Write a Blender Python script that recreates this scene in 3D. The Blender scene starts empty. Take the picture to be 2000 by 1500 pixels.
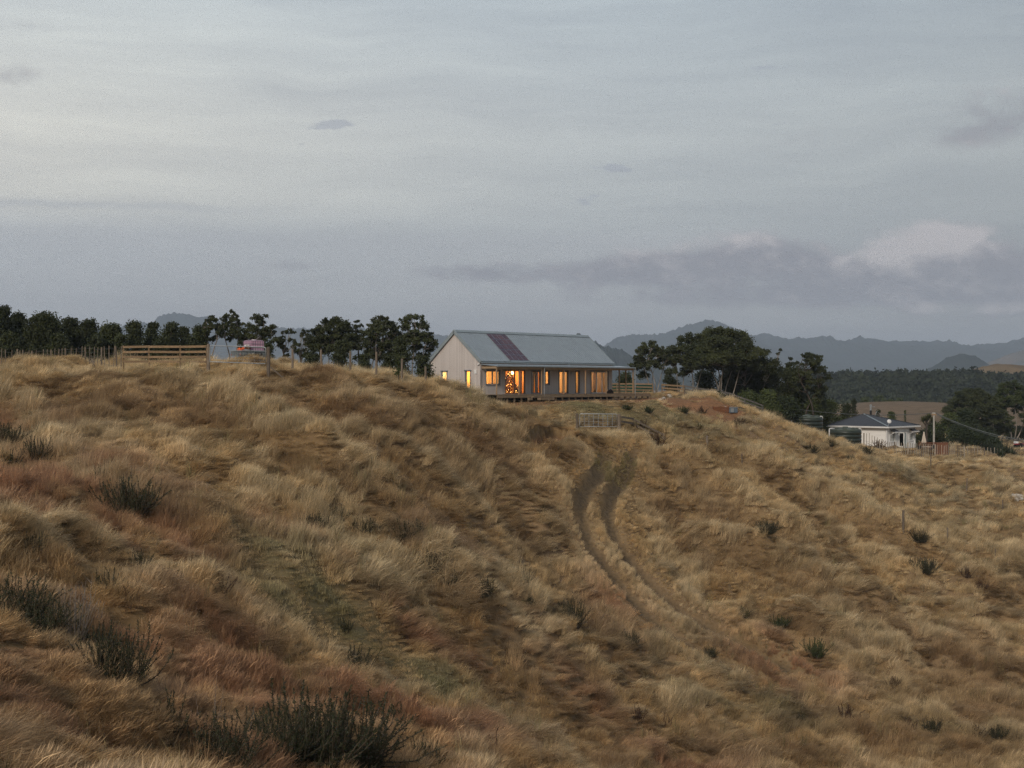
import bpy, math, random
import numpy as np
from mathutils import Vector, Matrix

random.seed(11)
rng = np.random.default_rng(11)
scene = bpy.context.scene
COL = scene.collection
R = math.radians
F = 2800.0                                   # focal length in photograph pixels (2000 wide)

def at(px, py, D):                           # a photograph pixel at depth D (metres) -> world point (camera at the origin, looking +Y)
    return Vector(((px - 1000) / F * D, D, (750 - py) / F * D))

def lin(r, g, b):
    def c(v):
        v /= 255.0
        return v / 12.92 if v <= 0.04045 else ((v + 0.055) / 1.055) ** 2.4
    return (c(r), c(g), c(b))

# ------------------------------------------------------------------ camera
cam = bpy.data.cameras.new('camera')
cam.sensor_width = 36.0
cam.lens = F * 36.0 / 2000.0
cam.clip_start = 0.5
cam.clip_end = 40000
camo = bpy.data.objects.new('camera', cam)
camo.rotation_euler = (R(90), 0, 0)
COL.objects.link(camo)
scene.camera = camo

# ------------------------------------------------------------------ view, sampling
scene.view_settings.view_transform = 'Standard'
scene.view_settings.look = 'None'
scene.view_settings.gamma = 1.0
scene.view_settings.use_curve_mapping = False
scene.view_settings.exposure = 0.58
scene.render.engine = 'CYCLES'
cy = scene.cycles
cy.use_denoising = True
try:
    cy.denoiser = 'OPENIMAGEDENOISE'
    cy.denoising_prefilter = 'NONE'
    cy.denoising_input_passes = 'RGB_ALBEDO_NORMAL'
except Exception:
    pass
cy.use_adaptive_sampling = True
cy.adaptive_threshold = 0.02
cy.adaptive_min_samples = 32
cy.max_bounces = 5
cy.diffuse_bounces = 2
cy.glossy_bounces = 2
cy.transmission_bounces = 3
cy.transparent_max_bounces = 12
cy.volume_bounces = 0
cy.caustics_reflective = False
cy.caustics_refractive = False
cy.sample_clamp_indirect = 4.0
scene.render.film_transparent = False

# ------------------------------------------------------------------ sun (already low, diffused by the cloud)
SUN_AZ = R(-160)      # measured from +Y towards +X: the glow lies to the side and a little behind the camera
SUN_EL = R(32)
sun = bpy.data.lights.new('sun', 'SUN')
sun.energy = 1.5
sun.angle = R(13)
sun.color = (1.0, 0.88, 0.75)
suno = bpy.data.objects.new('sun', sun)
sd = Vector((math.sin(SUN_AZ) * math.cos(SUN_EL), math.cos(SUN_AZ) * math.cos(SUN_EL), math.sin(SUN_EL)))
suno.rotation_euler = (-sd).to_track_quat('-Z', 'Y').to_euler()
COL.objects.link(suno)

# ------------------------------------------------------------------ world: Nishita sky under a veil of stratus with cumulus low down
world = bpy.data.worlds.new('World')
scene.world = world
world.use_nodes = True
wt = world.node_tree
wt.nodes.clear()

def nd(t, typ, **kw):
    n = t.nodes.new(typ)
    for k, v in kw.items():
        setattr(n, k, v)
    return n

def lk(t, a, sock):
    if hasattr(a, 'is_output'):
        t.links.new(a, sock)
    else:
        sock.default_value = a

def mth(t, op, a, b=None, c=None, clamp=False):
    n = nd(t, 'ShaderNodeMath', operation=op, use_clamp=clamp)
    lk(t, a, n.inputs[0])
    if b is not None:
        lk(t, b, n.inputs[1])
    if c is not None:
        lk(t, c, n.inputs[2])
    return n.outputs[0]

def sstep(t, x, lo, hi):
    n = nd(t, 'ShaderNodeMapRange', interpolation_type='SMOOTHSTEP')
    lk(t, x, n.inputs['Value'])
    n.inputs['From Min'].default_value = lo
    n.inputs['From Max'].default_value = hi
    return n.outputs['Result']

def mixc(t, fac, a, b, blend='MIX'):
    n = nd(t, 'ShaderNodeMix', data_type='RGBA', blend_type=blend)
    lk(t, fac, n.inputs[0])
    for s, v in ((n.inputs[6], a), (n.inputs[7], b)):
        if hasattr(v, 'is_output'):
            t.links.new(v, s)
        else:
            s.default_value = (*v, 1.0)
    return n.outputs[2]

def comb(t, x, y, z=0.0):
    n = nd(t, 'ShaderNodeCombineXYZ')
    lk(t, x, n.inputs[0]); lk(t, y, n.inputs[1]); lk(t, z, n.inputs[2])
    return n.outputs[0]

def noise(t, vec, scale, detail=4.0, rough=0.55, dist=0.0):
    n = nd(t, 'ShaderNodeTexNoise')
    if vec is not None:
        t.links.new(vec, n.inputs['Vector'])
    n.inputs['Scale'].default_value = scale
    n.inputs['Detail'].default_value = detail
    n.inputs['Roughness'].default_value = rough
    n.inputs['Distortion'].default_value = dist
    return n.outputs['Fac']

def build_world():
    t = wt
    tc = nd(t, 'ShaderNodeTexCoord')
    sp = nd(t, 'ShaderNodeSeparateXYZ')
    t.links.new(tc.outputs['Generated'], sp.inputs[0])
    x, y, z = sp.outputs
    az = mth(t, 'ARCTAN2', x, y)
    el = mth(t, 'ARCSINE', mth(t, 'MINIMUM', mth(t, 'MAXIMUM', z, -1.0), 1.0))
    ab = comb(t, az, el)
    AZ = lambda px: math.atan((px - 1000) / F)
    EL = lambda py, px=1000: math.atan((750 - py) / F * math.cos(AZ(px)))
    # Nishita base
    sky = nd(t, 'ShaderNodeTexSky', sky_type='NISHITA')
    sky.sun_disc = False
    sky.sun_elevation = SUN_EL
    sky.sun_rotation = SUN_AZ
    sky.air_density = 1.2
    sky.dust_density = 2.0
    nish = mixc(t, 1.0, sky.outputs[0], (0.075, 0.075, 0.075), 'MULTIPLY')
    # stratus veil
    rp = nd(t, 'ShaderNodeValToRGB')
    e01 = nd(t, 'ShaderNodeMapRange')
    t.links.new(el, e01.inputs['Value'])
    e01.inputs['From Min'].default_value = -0.1
    e01.inputs['From Max'].default_value = 1.57
    t.links.new(e01.outputs[0], rp.inputs[0])
    stops = [(-0.1, (120, 121, 124)), (0.0, (170, 170, 174)), (0.03, (169, 170, 174)), (0.10, (166, 169, 173)), (0.13, (177, 180, 181)),
             (0.17, (182, 185, 185)), (0.27, (172, 180, 185)), (0.6, (160, 170, 179)), (1.57, (146, 158, 170))]
    els = rp.color_ramp.elements
    while len(els) < len(stops):
        els.new(0.5)
    for s, (e, c) in zip(els, stops):
        s.position = (e + 0.1) / 1.67
        s.color = (*lin(*c), 1)
    base = rp.outputs[0]
    # cool towards the side away from the glow, warm cream towards it
    ca = mth(t, 'COSINE', mth(t, 'ADD', az, 1.05))
    glow = mth(t, 'MAXIMUM', mth(t, 'MULTIPLY_ADD', ca, 0.62, 0.66), 0.55)
    base = mixc(t, 1.0, base, comb(t, glow, glow, glow), 'MULTIPLY')
    warm = mth(t, 'MULTIPLY', sstep(t, ca, 0.35, 0.95), mth(t, 'MULTIPLY', sstep(t, el, 0.085, 0.13), sstep(t, el, 0.42, 0.15)))
    base = mixc(t, mth(t, 'MULTIPLY', warm, 0.85), base, mixc(t, 1.0, base, (1.32, 1.20, 1.04), 'MULTIPLY'))
    # long soft streaks
    warp = mth(t, 'MULTIPLY', mth(t, 'SUBTRACT', noise(t, ab, 5.0, 2), 0.5), 0.05)
    elw = mth(t, 'ADD', el, warp)
    st = noise(t, comb(t, mth(t, 'MULTIPLY', az, 1.6), mth(t, 'MULTIPLY', elw, 17.0)), 1.7, 5, 0.55)
    st2 = noise(t, comb(t, mth(t, 'MULTIPLY', az, 3.2), mth(t, 'MULTIPLY', elw, 34.0), 5.1), 2.3, 5, 0.6, 0.3)
    st = mth(t, 'ADD', mth(t, 'MULTIPLY', st, 0.62), mth(t, 'MULTIPLY', st2, 0.38))
    stf = mth(t, 'MULTIPLY_ADD', st, 0.78, 0.61)
    base = mixc(t, 1.0, base, comb(t, stf, stf, mth(t, 'MULTIPLY_ADD', st, 0.66, 0.67)), 'MULTIPLY')
    # thin dark line of cloud over the western glow and the flat top of the grey bank below it
    edge = mth(t, 'ADD', el, mth(t, 'MULTIPLY', mth(t, 'SUBTRACT', noise(t, comb(t, mth(t, 'MULTIPLY', az, 3.0), el), 4.0, 3), 0.5), 0.012))
    bank = mth(t, 'MULTIPLY', sstep(t, edge, EL(440), EL(474)), sstep(t, edge, EL(735), EL(480)))
    bank = mth(t, 'MULTIPLY', bank, sstep(t, az, AZ(1750), AZ(1150)))
    base = mixc(t, mth(t, 'MULTIPLY', bank, 0.50), base, lin(164, 164, 169))
    line = mth(t, 'MULTIPLY', sstep(t, edge, EL(404), EL(414)), sstep(t, edge, EL(428), EL(415)))
    line = mth(t, 'MULTIPLY', line, sstep(t, az, AZ(620), AZ(300)))
    base = mixc(t, mth(t, 'MULTIPLY', line, 0.40), base, lin(160, 162, 168))
    veil = mixc(t, 0.86, nish, base)

    def blob(A, E, px, py, sx, sy):
        a0, e0 = AZ(px), EL(py, px)
        u = mth(t, 'MULTIPLY', mth(t, 'SUBTRACT', A, a0), F / sx)
        v = mth(t, 'MULTIPLY', mth(t, 'SUBTRACT', E, e0), F / sy)
        r2 = mth(t, 'ADD', mth(t, 'MULTIPLY', u, u), mth(t, 'MULTIPLY', v, v))
        return mth(t, 'EXPONENT', mth(t, 'MULTIPLY', r2, -1.0))

    def blobs(lst, A=az, E=el):
        s = None
        for b in lst:
            g = blob(A, E, *b[:4])
            if len(b) > 4:
                g = mth(t, 'MULTIPLY', g, b[4])
            s = g if s is None else mth(t, 'ADD', s, g)
        return s
    # the grey-mauve cumulus bank low in the east, its upper western sides catching the last light
    banks = [(1340, 512, 170, 34), (1480, 485, 105, 30), (1220, 540, 200, 26), (1470, 580, 330, 22, 0.85), (1660, 555, 200, 34),
             (1800, 500, 105, 56), (1760, 535, 150, 40), (1865, 480, 70, 38), (1915, 540, 95, 52), (1560, 520, 90, 26, 0.8), (930, 530, 130, 20, 0.8), (570, 519, 60, 14, 0.55),
             (2150, 560, 180, 60), (2400, 520, 220, 70), (-400, 560, 260, 26), (1960, 215, 105, 56, 0.62), (1880, 268, 70, 24, 0.4),
             (30, 150, 70, 26, 0.40), (75, 55, 60, 16, 0.30), (1960, 612, 80, 12, 0.7), (1810, 606, 50, 13, 0.5), (1560, 285, 130, 36, 0.28), (330, 512, 40, 10, 0.3)]
    def dens(A, E):
        v1 = comb(t, A, mth(t, 'MULTIPLY', E, 1.7))
        n1 = noise(t, v1, 32.0, 6, 0.52, 0.15)
        n2 = noise(t, comb(t, A, mth(t, 'MULTIPLY', E, 1.5), 3.7), 95.0, 5, 0.55, 0.3)
        bd = blobs(banks, A, E)
        dd = mth(t, 'ADD', bd, mth(t, 'ADD', mth(t, 'MULTIPLY', mth(t, 'SUBTRACT', n1, 0.5), 2.6), mth(t, 'MULTIPLY', mth(t, 'SUBTRACT', n2, 0.5), 1.3)))
        return mth(t, 'MULTIPLY', sstep(t, dd, -0.05, 1.15), sstep(t, bd, 0.02, 0.60)), n1, n2
    m, n1, n2 = dens(az, el)
    tops = blobs([(1795, 466, 110, 38), (1862, 462, 80, 30, 0.9), (1720, 498, 80, 30, 0.75), (1440, 462, 95, 16, 0.65), (1240, 488, 100, 14, 0.45), (1340, 480, 80, 16, 0.5),
                  (1820, 604, 50, 14, 0.8), (1960, 606, 80, 12, 0.9), (920, 505, 90, 12, 0.45), (1975, 165, 70, 26, 0.6)])
    nn = mth(t, 'ADD', mth(t, 'MULTIPLY', n1, 0.5), mth(t, 'MULTIPLY', n2, 0.5))
    lit = sstep(t, mth(t, 'ADD', mth(t, 'MULTIPLY', mth(t, 'SUBTRACT', nn, 0.5), 2.6), mth(t, 'MULTIPLY', tops, 0.95)), -0.15, 1.05)
    shade = mixc(t, lit, lin(129, 129, 137), lin(182, 177, 178))
    col = mixc(t, mth(t, 'MULTIPLY', m, 0.86), veil, shade)
    # little scraps of scud
    n3 = noise(t, comb(t, mth(t, 'MULTIPLY', az, 1.0), mth(t, 'MULTIPLY', el, 2.2)), 120.0, 5, 0.6)
    scud = blobs([(645, 244, 30, 8), (668, 240, 26, 6), (612, 250, 24, 4, 0.7), (596, 282, 12, 3, 0.7), (1192, 326, 30, 8), (1215, 332, 22, 5), (1138, 394, 20, 8),
                  (1160, 383, 16, 4, 0.7), (1500, 132, 46, 7, 0.55), (1520, 240, 40, 7, 0.4)])
    ms = sstep(t, mth(t, 'ADD', scud, mth(t, 'MULTIPLY', mth(t, 'SUBTRACT', n3, 0.5), 2.6)), 0.25, 0.9)
    ms = mth(t, 'MULTIPLY', ms, sstep(t, scud, 0.08, 0.4))
    col = mixc(t, mth(t, 'MULTIPLY', ms, 0.55), col, lin(147, 152, 163))
    bg = nd(t, 'ShaderNodeBackground')
    t.links.new(col, bg.inputs[0])
    bg.inputs[1].default_value = 0.86
    out = nd(t, 'ShaderNodeOutputWorld')
    t.links.new(bg.outputs[0], out.inputs[0])
build_world()
world.cycles.sampling_method = 'MANUAL'
world.cycles.sample_map_resolution = 1024

# ------------------------------------------------------------------ materials
MATS = {}
def pmat(name, c1, c2=None, rough=0.8, scale=6.0, detail=5.0, bump=0.0, bscale=None, metallic=0.0, spec=0.3, stretch=None, coords='Object', transl=0.0, emit=None, estr=0.0, rnd=0.0):
    m = bpy.data.materials.new(name)
    m.use_nodes = True
    t = m.node_tree
    b = t.nodes['Principled BSDF']
    c2 = c2 or tuple(v * 0.72 for v in c1)
    tc = nd(t, 'ShaderNodeTexCoord')
    vec = tc.outputs[coords]
    if stretch:
        mp = nd(t, 'ShaderNodeMapping')
        mp.inputs['Scale'].default_value = stretch
        t.links.new(vec, mp.inputs[0])
        vec = mp.outputs[0]
    n = noise(t, vec, scale, detail, 0.6)
    col = mixc(t, sstep(t, n, 0.3, 0.7), c1, c2)
    if rnd:
        oi = nd(t, 'ShaderNodeObjectInfo')
        f = mth(t, 'MULTIPLY_ADD', oi.outputs['Random'], 2 * rnd, 1 - rnd)
        col = mixc(t, 1.0, col, comb(t, f, f, f), 'MULTIPLY')
    t.links.new(col, b.inputs['Base Color'])
    b.inputs['Roughness'].default_value = rough
    b.inputs['Metallic'].default_value = metallic
    b.inputs['Specular IOR Level'].default_value = spec
    if bump:
        bn = nd(t, 'ShaderNodeBump')
        bn.inputs['Strength'].default_value = bump
        bn.inputs['Distance'].default_value = 0.02
        t.links.new(noise(t, vec, bscale or scale * 3, 4), bn.inputs['Height'])
        t.links.new(bn.outputs[0], b.inputs['Normal'])
    if emit:
        b.inputs['Emission Color'].default_value = (*emit, 1)
        b.inputs['Emission Strength'].default_value = estr
    if transl:
        tr = nd(t, 'ShaderNodeBsdfTranslucent')
        t.links.new(col, tr.inputs[0])
        mx = nd(t, 'ShaderNodeMixShader')
        mx.inputs[0].default_value = transl
        t.links.new(b.outputs[0], mx.inputs[1])
        t.links.new(tr.outputs[0], mx.inputs[2])
        t.links.new(mx.outputs[0], t.nodes['Material Output'].inputs[0])
    MATS[name] = m
    return m

def boards_mat(name, c1, c2, axis, width, rough=0.85, gap=0.12, gcol=0.35, nscale=3.0, bump=0.6):
    """Boards of a given width along an object axis: every board its own tone, grain along it, a dark open joint."""
    m = bpy.data.materials.new(name)
    m.use_nodes = True
    t = m.node_tree
    b = t.nodes['Principled BSDF']
    tc = nd(t, 'ShaderNodeTexCoord')
    sp = nd(t, 'ShaderNodeSeparateXYZ')
    t.links.new(tc.outputs['Object'], sp.inputs[0])
    if axis == 'XY':
        u = mth(t, 'ADD', sp.outputs[0], sp.outputs[1])
    else:
        u = sp.outputs['XYZ'.index(axis)]
    u = mth(t, 'DIVIDE', u, width)
    fl = mth(t, 'FLOOR', u)
    fr = mth(t, 'FRACT', u)
    wn = nd(t, 'ShaderNodeTexWhiteNoise', noise_dimensions='1D')
    t.links.new(fl, wn.inputs['W'])
    mp = nd(t, 'ShaderNodeMapping')
    mp.inputs['Scale'].default_value = (18, 18, 1.2) if axis in ('XY', 'X', 'Y') else (1.2, 1.2, 18)
    t.links.new(tc.outputs['Object'], mp.inputs[0])
    gr = noise(t, mp.outputs[0], 2.0, 5)
    big = noise(t, tc.outputs['Object'], 0.7, 3)
    f = mth(t, 'ADD', mth(t, 'MULTIPLY', wn.outputs[0], 0.45), mth(t, 'ADD', mth(t, 'MULTIPLY', gr, 0.4), mth(t, 'MULTIPLY', mth(t, 'SUBTRACT', big, 0.5), 0.7)))
    col = mixc(t, mth(t, 'MAXIMUM', mth(t, 'MINIMUM', f, 1.0), 0.0), c1, c2)
    j = mth(t, 'LESS_THAN', fr, gap)
    col = mixc(t, j, col, tuple(v * gcol for v in c1))
    t.links.new(col, b.inputs['Base Color'])
    b.inputs['Roughness'].default_value = rough
    b.inputs['Specular IOR Level'].default_value = 0.2
    bn = nd(t, 'ShaderNodeBump')
    bn.inputs['Strength'].default_value = bump
    bn.inputs['Distance'].default_value = 0.012
    t.links.new(mth(t, 'SUBTRACT', 1.0, j), bn.inputs['Height'])
    t.links.new(bn.outputs[0], b.inputs['Normal'])
    MATS[name] = m
    return m

def glass_mat(name, tint=(0.9, 0.95, 0.95)):
    m = bpy.data.materials.new(name)
    m.use_nodes = True
    t = m.node_tree
    t.nodes.clear()
    tr = nd(t, 'ShaderNodeBsdfTransparent'); tr.inputs[0].default_value = (*tint, 1)
    gl = nd(t, 'ShaderNodeBsdfGlossy'); gl.inputs['Roughness'].default_value = 0.02
    fr = nd(t, 'ShaderNodeLayerWeight')
    mx = nd(t, 'ShaderNodeMixShader')
    t.links.new(mth(t, 'MULTIPLY_ADD', mth(t, 'POWER', fr.outputs['Facing'], 4.0), 0.8, 0.035), mx.inputs[0])
    t.links.new(tr.outputs[0], mx.inputs[1]); t.links.new(gl.outputs[0], mx.inputs[2])
    o = nd(t, 'ShaderNodeOutputMaterial')
    t.links.new(mx.outputs[0], o.inputs[0])
    MATS[name] = m
    return m

# ------------------------------------------------------------------ mesh helpers
class MB:
    """Collects shapes; build() links them as one mesh object."""
    def __init__(self):
        self.v, self.f = [], []
    def add(self, verts, faces):
        o = len(self.v)
        self.v.extend([tuple(p) for p in verts])
        self.f.extend([tuple(i + o for i in fc) for fc in faces])
        return self
    def box(self, lo, hi, M=None):
        x0, y0, z0 = lo; x1, y1, z1 = hi
        vs = [Vector(p) for p in ((x0, y0, z0), (x1, y0, z0), (x1, y1, z0), (x0, y1, z0), (x0, y0, z1), (x1, y0, z1), (x1, y1, z1), (x0, y1, z1))]
        if M is not None:
            vs = [M @ p for p in vs]
        return self.add(vs, [(0, 3, 2, 1), (4, 5, 6, 7), (0, 1, 5, 4), (1, 2, 6, 5), (2, 3, 7, 6), (3, 0, 4, 7)])
    def cbox(self, lo, hi, b=0.01, M=None):
        """A box with chamfered upright and top edges."""
        x0, y0, z0 = lo; x1, y1, z1 = hi
        def ring(i, z):
            return [(x0 + i + b, y0 + i, z), (x1 - i - b, y0 + i, z), (x1 - i, y0 + i + b, z), (x1 - i, y1 - i - b, z), (x1 - i - b, y1 - i, z), (x0 + i + b, y1 - i, z), (x0 + i, y1 - i - b, z), (x0 + i, y0 + i + b, z)]
        vs = [Vector(p) for p in ring(0, z0) + ring(0, z1 - b) + ring(b, z1)]
        if M is not None:
            vs = [M @ p for p in vs]
        fs = [tuple(range(7, -1, -1)), tuple(range(16, 24))]
        for k in range(2):
            for i in range(8):
                j = (i + 1) % 8
                fs.append((k * 8 + i, k * 8 + j, k * 8 + 8 + j, k * 8 + 8 + i))
        return self.add(vs, fs)
    def bar(self, a, b, w, h=None, up=(0, 0, 1)):
        """A rectangular bar from a to b."""
        a, b = Vector(a), Vector(b)
        h = h or w
        d = (b - a)
        L = d.length
        d.normalize()
        s = d.cross(Vector(up))
        if s.length < 1e-4:
            s = Vector((1, 0, 0))
        s.normalize()
        u = s.cross(d)
        vs = []
        for p in (a, b):
            for i, j in ((-1, -1), (1, -1), (1, 1), (-1, 1)):
                vs.append(p + s * (w / 2 * i) + u * (h / 2 * j))
        return self.add(vs, [(0, 1, 2, 3), (7, 6, 5, 4), (0, 4, 5, 1), (1, 5, 6, 2), (2, 6, 7, 3), (3, 7, 4, 0)])
    def tube(self, pts, rad, n=6, cap=True):
        pts = [Vector(p) for p in pts]
        if not hasattr(rad, '__len__'):
            rad = [rad] * len(pts)
        vs, fs = [], []
        ref = Vector((0.31, 0.17, 0.93))
        for i, p in enumerate(pts):
            d = (pts[min(i + 1, len(pts) - 1)] - pts[max(i - 1, 0)])
            d.normalize()
            s = d.cross(ref)
            if s.length < 1e-3:
                s = d.cross(Vector((1, 0, 0)))
            s.normalize()
            u = s.cross(d)
            for k in range(n):
                a = 2 * math.pi * k / n
                vs.append(p + s * (math.cos(a) * rad[i]) + u * (math.sin(a) * rad[i]))
        for i in range(len(pts) - 1):
            for k in range(n):
                j = (k + 1) % n
                fs.append((i * n + k, i * n + j, (i + 1) * n + j, (i + 1) * n + k))
        if cap:
            fs.append(tuple(range(n - 1, -1, -1)))
            fs.append(tuple((len(pts) - 1) * n + k for k in range(n)))
        return self.add(vs, fs)
    def lathe(self, prof, c=(0, 0, 0), n=24):
        c = Vector(c)
        vs, fs = [], []
        for r, z in prof:
            for k in range(n):
                a = 2 * math.pi * k / n
                vs.append(c + Vector((math.cos(a) * r, math.sin(a) * r, z)))
        for i in range(len(prof) - 1):
            for k in range(n):
                j = (k + 1) % n
                fs.append((i * n + k, i * n + j, (i + 1) * n + j, (i + 1) * n + k))
        if prof[0][0] > 1e-4:
            fs.append(tuple(range(n - 1, -1, -1)))
        if prof[-1][0] > 1e-4:
            fs.append(tuple((len(prof) - 1) * n + k for k in range(n)))
        return self.add(vs, fs)
    def build(self, name, mat, parent=None, smooth=False):
        me = bpy.data.meshes.new(name)
        me.from_pydata(self.v, [], self.f)
        if mat is not None:
            me.materials.append(MATS[mat] if isinstance(mat, str) else mat)
        if smooth:
            me.polygons.foreach_set('use_smooth', np.ones(len(me.polygons), dtype=bool))
        me.update()
        o = bpy.data.objects.new(name, me)
        COL.objects.link(o)
        if parent is not None:
            o.parent = parent
        return o

def np_mesh(name, verts, faces, mat=None, parent=None, smooth=False, link=True):
    """verts (n,3) float array, faces (m,k) int array."""
    me = bpy.data.meshes.new(name)
    verts = np.ascontiguousarray(verts, dtype=np.float32)
    faces = np.ascontiguousarray(faces, dtype=np.int32)
    m, k = faces.shape
    me.vertices.add(len(verts)); me.vertices.foreach_set('co', verts.ravel())
    me.loops.add(m * k); me.loops.foreach_set('vertex_index', faces.ravel())
    me.polygons.add(m)
    me.polygons.foreach_set('loop_start', np.arange(0, m * k, k, dtype=np.int32))
    if smooth:
        me.polygons.foreach_set('use_smooth', np.ones(m, dtype=bool))
    me.update(calc_edges=True)
    me.validate()
    if mat is not None:
        me.materials.append(MATS[mat] if isinstance(mat, str) else mat)
    o = bpy.data.objects.new(name, me)
    if link:
        COL.objects.link(o)
    if parent is not None:
        o.parent = parent
    return o

def tag(o, label, cat=None, group=None, kind=None):
    o['label'] = label
    if cat: o['category'] = cat
    if group: o['group'] = group
    if kind: o['kind'] = kind
    return o

def thing(name, label, cat, loc=(0, 0, 0), rz=0.0, group=None):
    o = bpy.data.objects.new(name, None)
    o.empty_display_size = 0.3
    COL.objects.link(o)
    o.location = loc
    o.rotation_euler = (0, 0, rz)
    return tag(o, label, cat, group)

def dup(root, loc, rz=0.0, scale=1.0, label=None, group=None):
    r = root.copy(); COL.objects.link(r)
    r.location = loc; r.rotation_euler = (0, 0, rz)
    r.scale = (scale,) * 3 if not hasattr(scale, '__len__') else scale
    if label: r['label'] = label
    if group: r['group'] = group
    for ch in list(root.children):
        c = ch.copy(); COL.objects.link(c); c.parent = r
        for g in list(ch.children):
            d = g.copy(); COL.objects.link(d); d.parent = c
    return r

# ------------------------------------------------------------------ value noise for the terrain
def vnoise(x, y, seed=0):
    xi = np.floor(x).astype(np.int64); yi = np.floor(y).astype(np.int64)
    xf = x - xi; yf = y - yi
    def h(a, b):
        n = (a * 374761393 + b * 668265263 + seed * 974634777) & 0xFFFFFFFF
        n = ((n ^ (n >> 13)) * 1274126177) & 0xFFFFFFFF
        n = n ^ (n >> 16)
        return (n & 0xFFFF) / 65535.0
    u = xf * xf * xf * (xf * (xf * 6 - 15) + 10); v = yf * yf * yf * (yf * (yf * 6 - 15) + 10)
    a = h(xi, yi); b = h(xi + 1, yi); c = h(xi, yi + 1); d = h(xi + 1, yi + 1)
    return (a + (b - a) * u) * (1 - v) + (c + (d - c) * u) * v - 0.5

def fbm(x, y, oct=4, seed=0, gain=0.5):
    s = 0; a = 1.0
    for i in range(oct):
        c, sn = math.cos(i * 0.7), math.sin(i * 0.7)
        s = s + a * vnoise((x * c - y * sn) * 2 ** i + 13.1 * i, (x * sn + y * c) * 2 ** i + 7.7 * i, seed + i)
        a *= gain
    return s

# ================================================================== TERRAIN
# House frame: x along the building, y from the verandah wall to the back, z up from the floor.
TH = R(40.6)
HX, HY, HZ = -2.72, 127.0, -0.93
HROT = math.pi / 2 - TH
Hd = np.array([math.sin(TH), math.cos(TH)]); Hn = np.array([-math.cos(TH), math.sin(TH)])
HL, HW = 19.4, 6.35

def house_local(x, y):
    dx, dy = x - HX, y - HY
    return dx * Hd[0] + dy * Hd[1], dx * Hn[0] + dy * Hn[1]

vis = [  # seen ground: photograph pixel and distance
 (-150, 712, 100), (-150, 850, 70), (-150, 1050, 48), (-150, 1300, 31), (-150, 1500, 24),
 (0, 714, 100), (0, 760, 88), (0, 850, 72), (0, 950, 60), (0, 1050, 50), (0, 1200, 38), (0, 1350, 30), (0, 1500, 25),
 (250, 716, 100), (250, 780, 88), (250, 880, 74), (250, 1000, 61), (250, 1100, 56), (250, 1200, 48.5), (250, 1350, 38.5), (250, 1500, 31.5),
 (500, 720, 100), (500, 800, 87), (500, 900, 76), (500, 1000, 66), (500, 1100, 63), (500, 1200, 56.5), (500, 1350, 47), (500, 1500, 38.5),
 (620, 714, 103), (750, 722, 105), (750, 800, 92), (750, 900, 81), (750, 1000, 79), (750, 1100, 74), (750, 1170, 69), (750, 1230, 66), (750, 1350, 57), (750, 1500, 46.5),
 (850, 755, 108), (930, 774, 109), (1000, 792, 110), (1000, 850, 103), (1000, 950, 97), (1000, 1050, 91), (1000, 1200, 80), (1000, 1350, 67), (1000, 1500, 54.5),
 (1070, 814, 110), (1108, 836, 109), (1100, 880, 104), (1160, 890, 109),
 (1260, 862, 117), (1250, 910, 112.5), (1250, 1000, 105), (1250, 1150, 95), (1250, 1300, 85.5), (1250, 1500, 68),
 (1500, 818, 139), (1500, 870, 128), (1500, 950, 117), (1500, 1050, 108), (1500, 1200, 97), (1500, 1350, 85), (1500, 1500, 72),
 (1400, 850, 130), (1750, 882, 155), (1750, 930, 140), (1750, 1000, 126), (1750, 1100, 115), (1750, 1250, 102), (1750, 1400, 88), (1750, 1500, 78),
 (2000, 909, 160), (2000, 960, 143), (2000, 1050, 126), (2000, 1150, 114), (2000, 1300, 100), (2000, 1400, 90), (2000, 1500, 80),
 (2200, 930, 165), (2200, 1100, 122), (2200, 1300, 102), (2200, 1500, 82),
 (1550, 826, 146), (1600, 842, 149), (1650, 860, 150), (1690, 872, 152), (1850, 892, 158), (1920, 899, 160)]
pts = []
for px, py, D in vis:
    p = at(px, py, D)
    pts.append((p.x, p.y, p.z - (0.12 + 0.0022 * D)))
bare = [(1130, 838, 119.6), (1142, 838, 119.6), (1100, 836, 119), (1140, 815, 123), (1190, 812, 123.5), (1165, 837, 119.5), (1210, 836, 120), (1185, 850, 117), (1200, 866, 114.5), (1207, 885, 112), (1300, 803, 130), (1390, 800, 137), (1310, 783, 139), (1400, 781, 145), (1425, 806, 141), (1340, 772, 150), (1470, 797, 150),
        (1950, 874, 225), (1950, 852, 285), (1800, 868, 240), (2100, 860, 300), (1235, 771, 150), (1180, 800, 123), (1250, 790, 130)]
for px, py, D in bare:
    p = at(px, py, D)
    pts.append(tuple(p))
for lx, ly in ((-1, -1), (4, -3), (9, -3), (15, -3), (21, -3), (0, 8), (6, 7), (13, 7), (20, 7), (10, 3), (24, 2)):
    q = np.array([HX, HY]) + Hd * lx + Hn * ly
    pts.append((q[0], q[1], -1.60))
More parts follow.
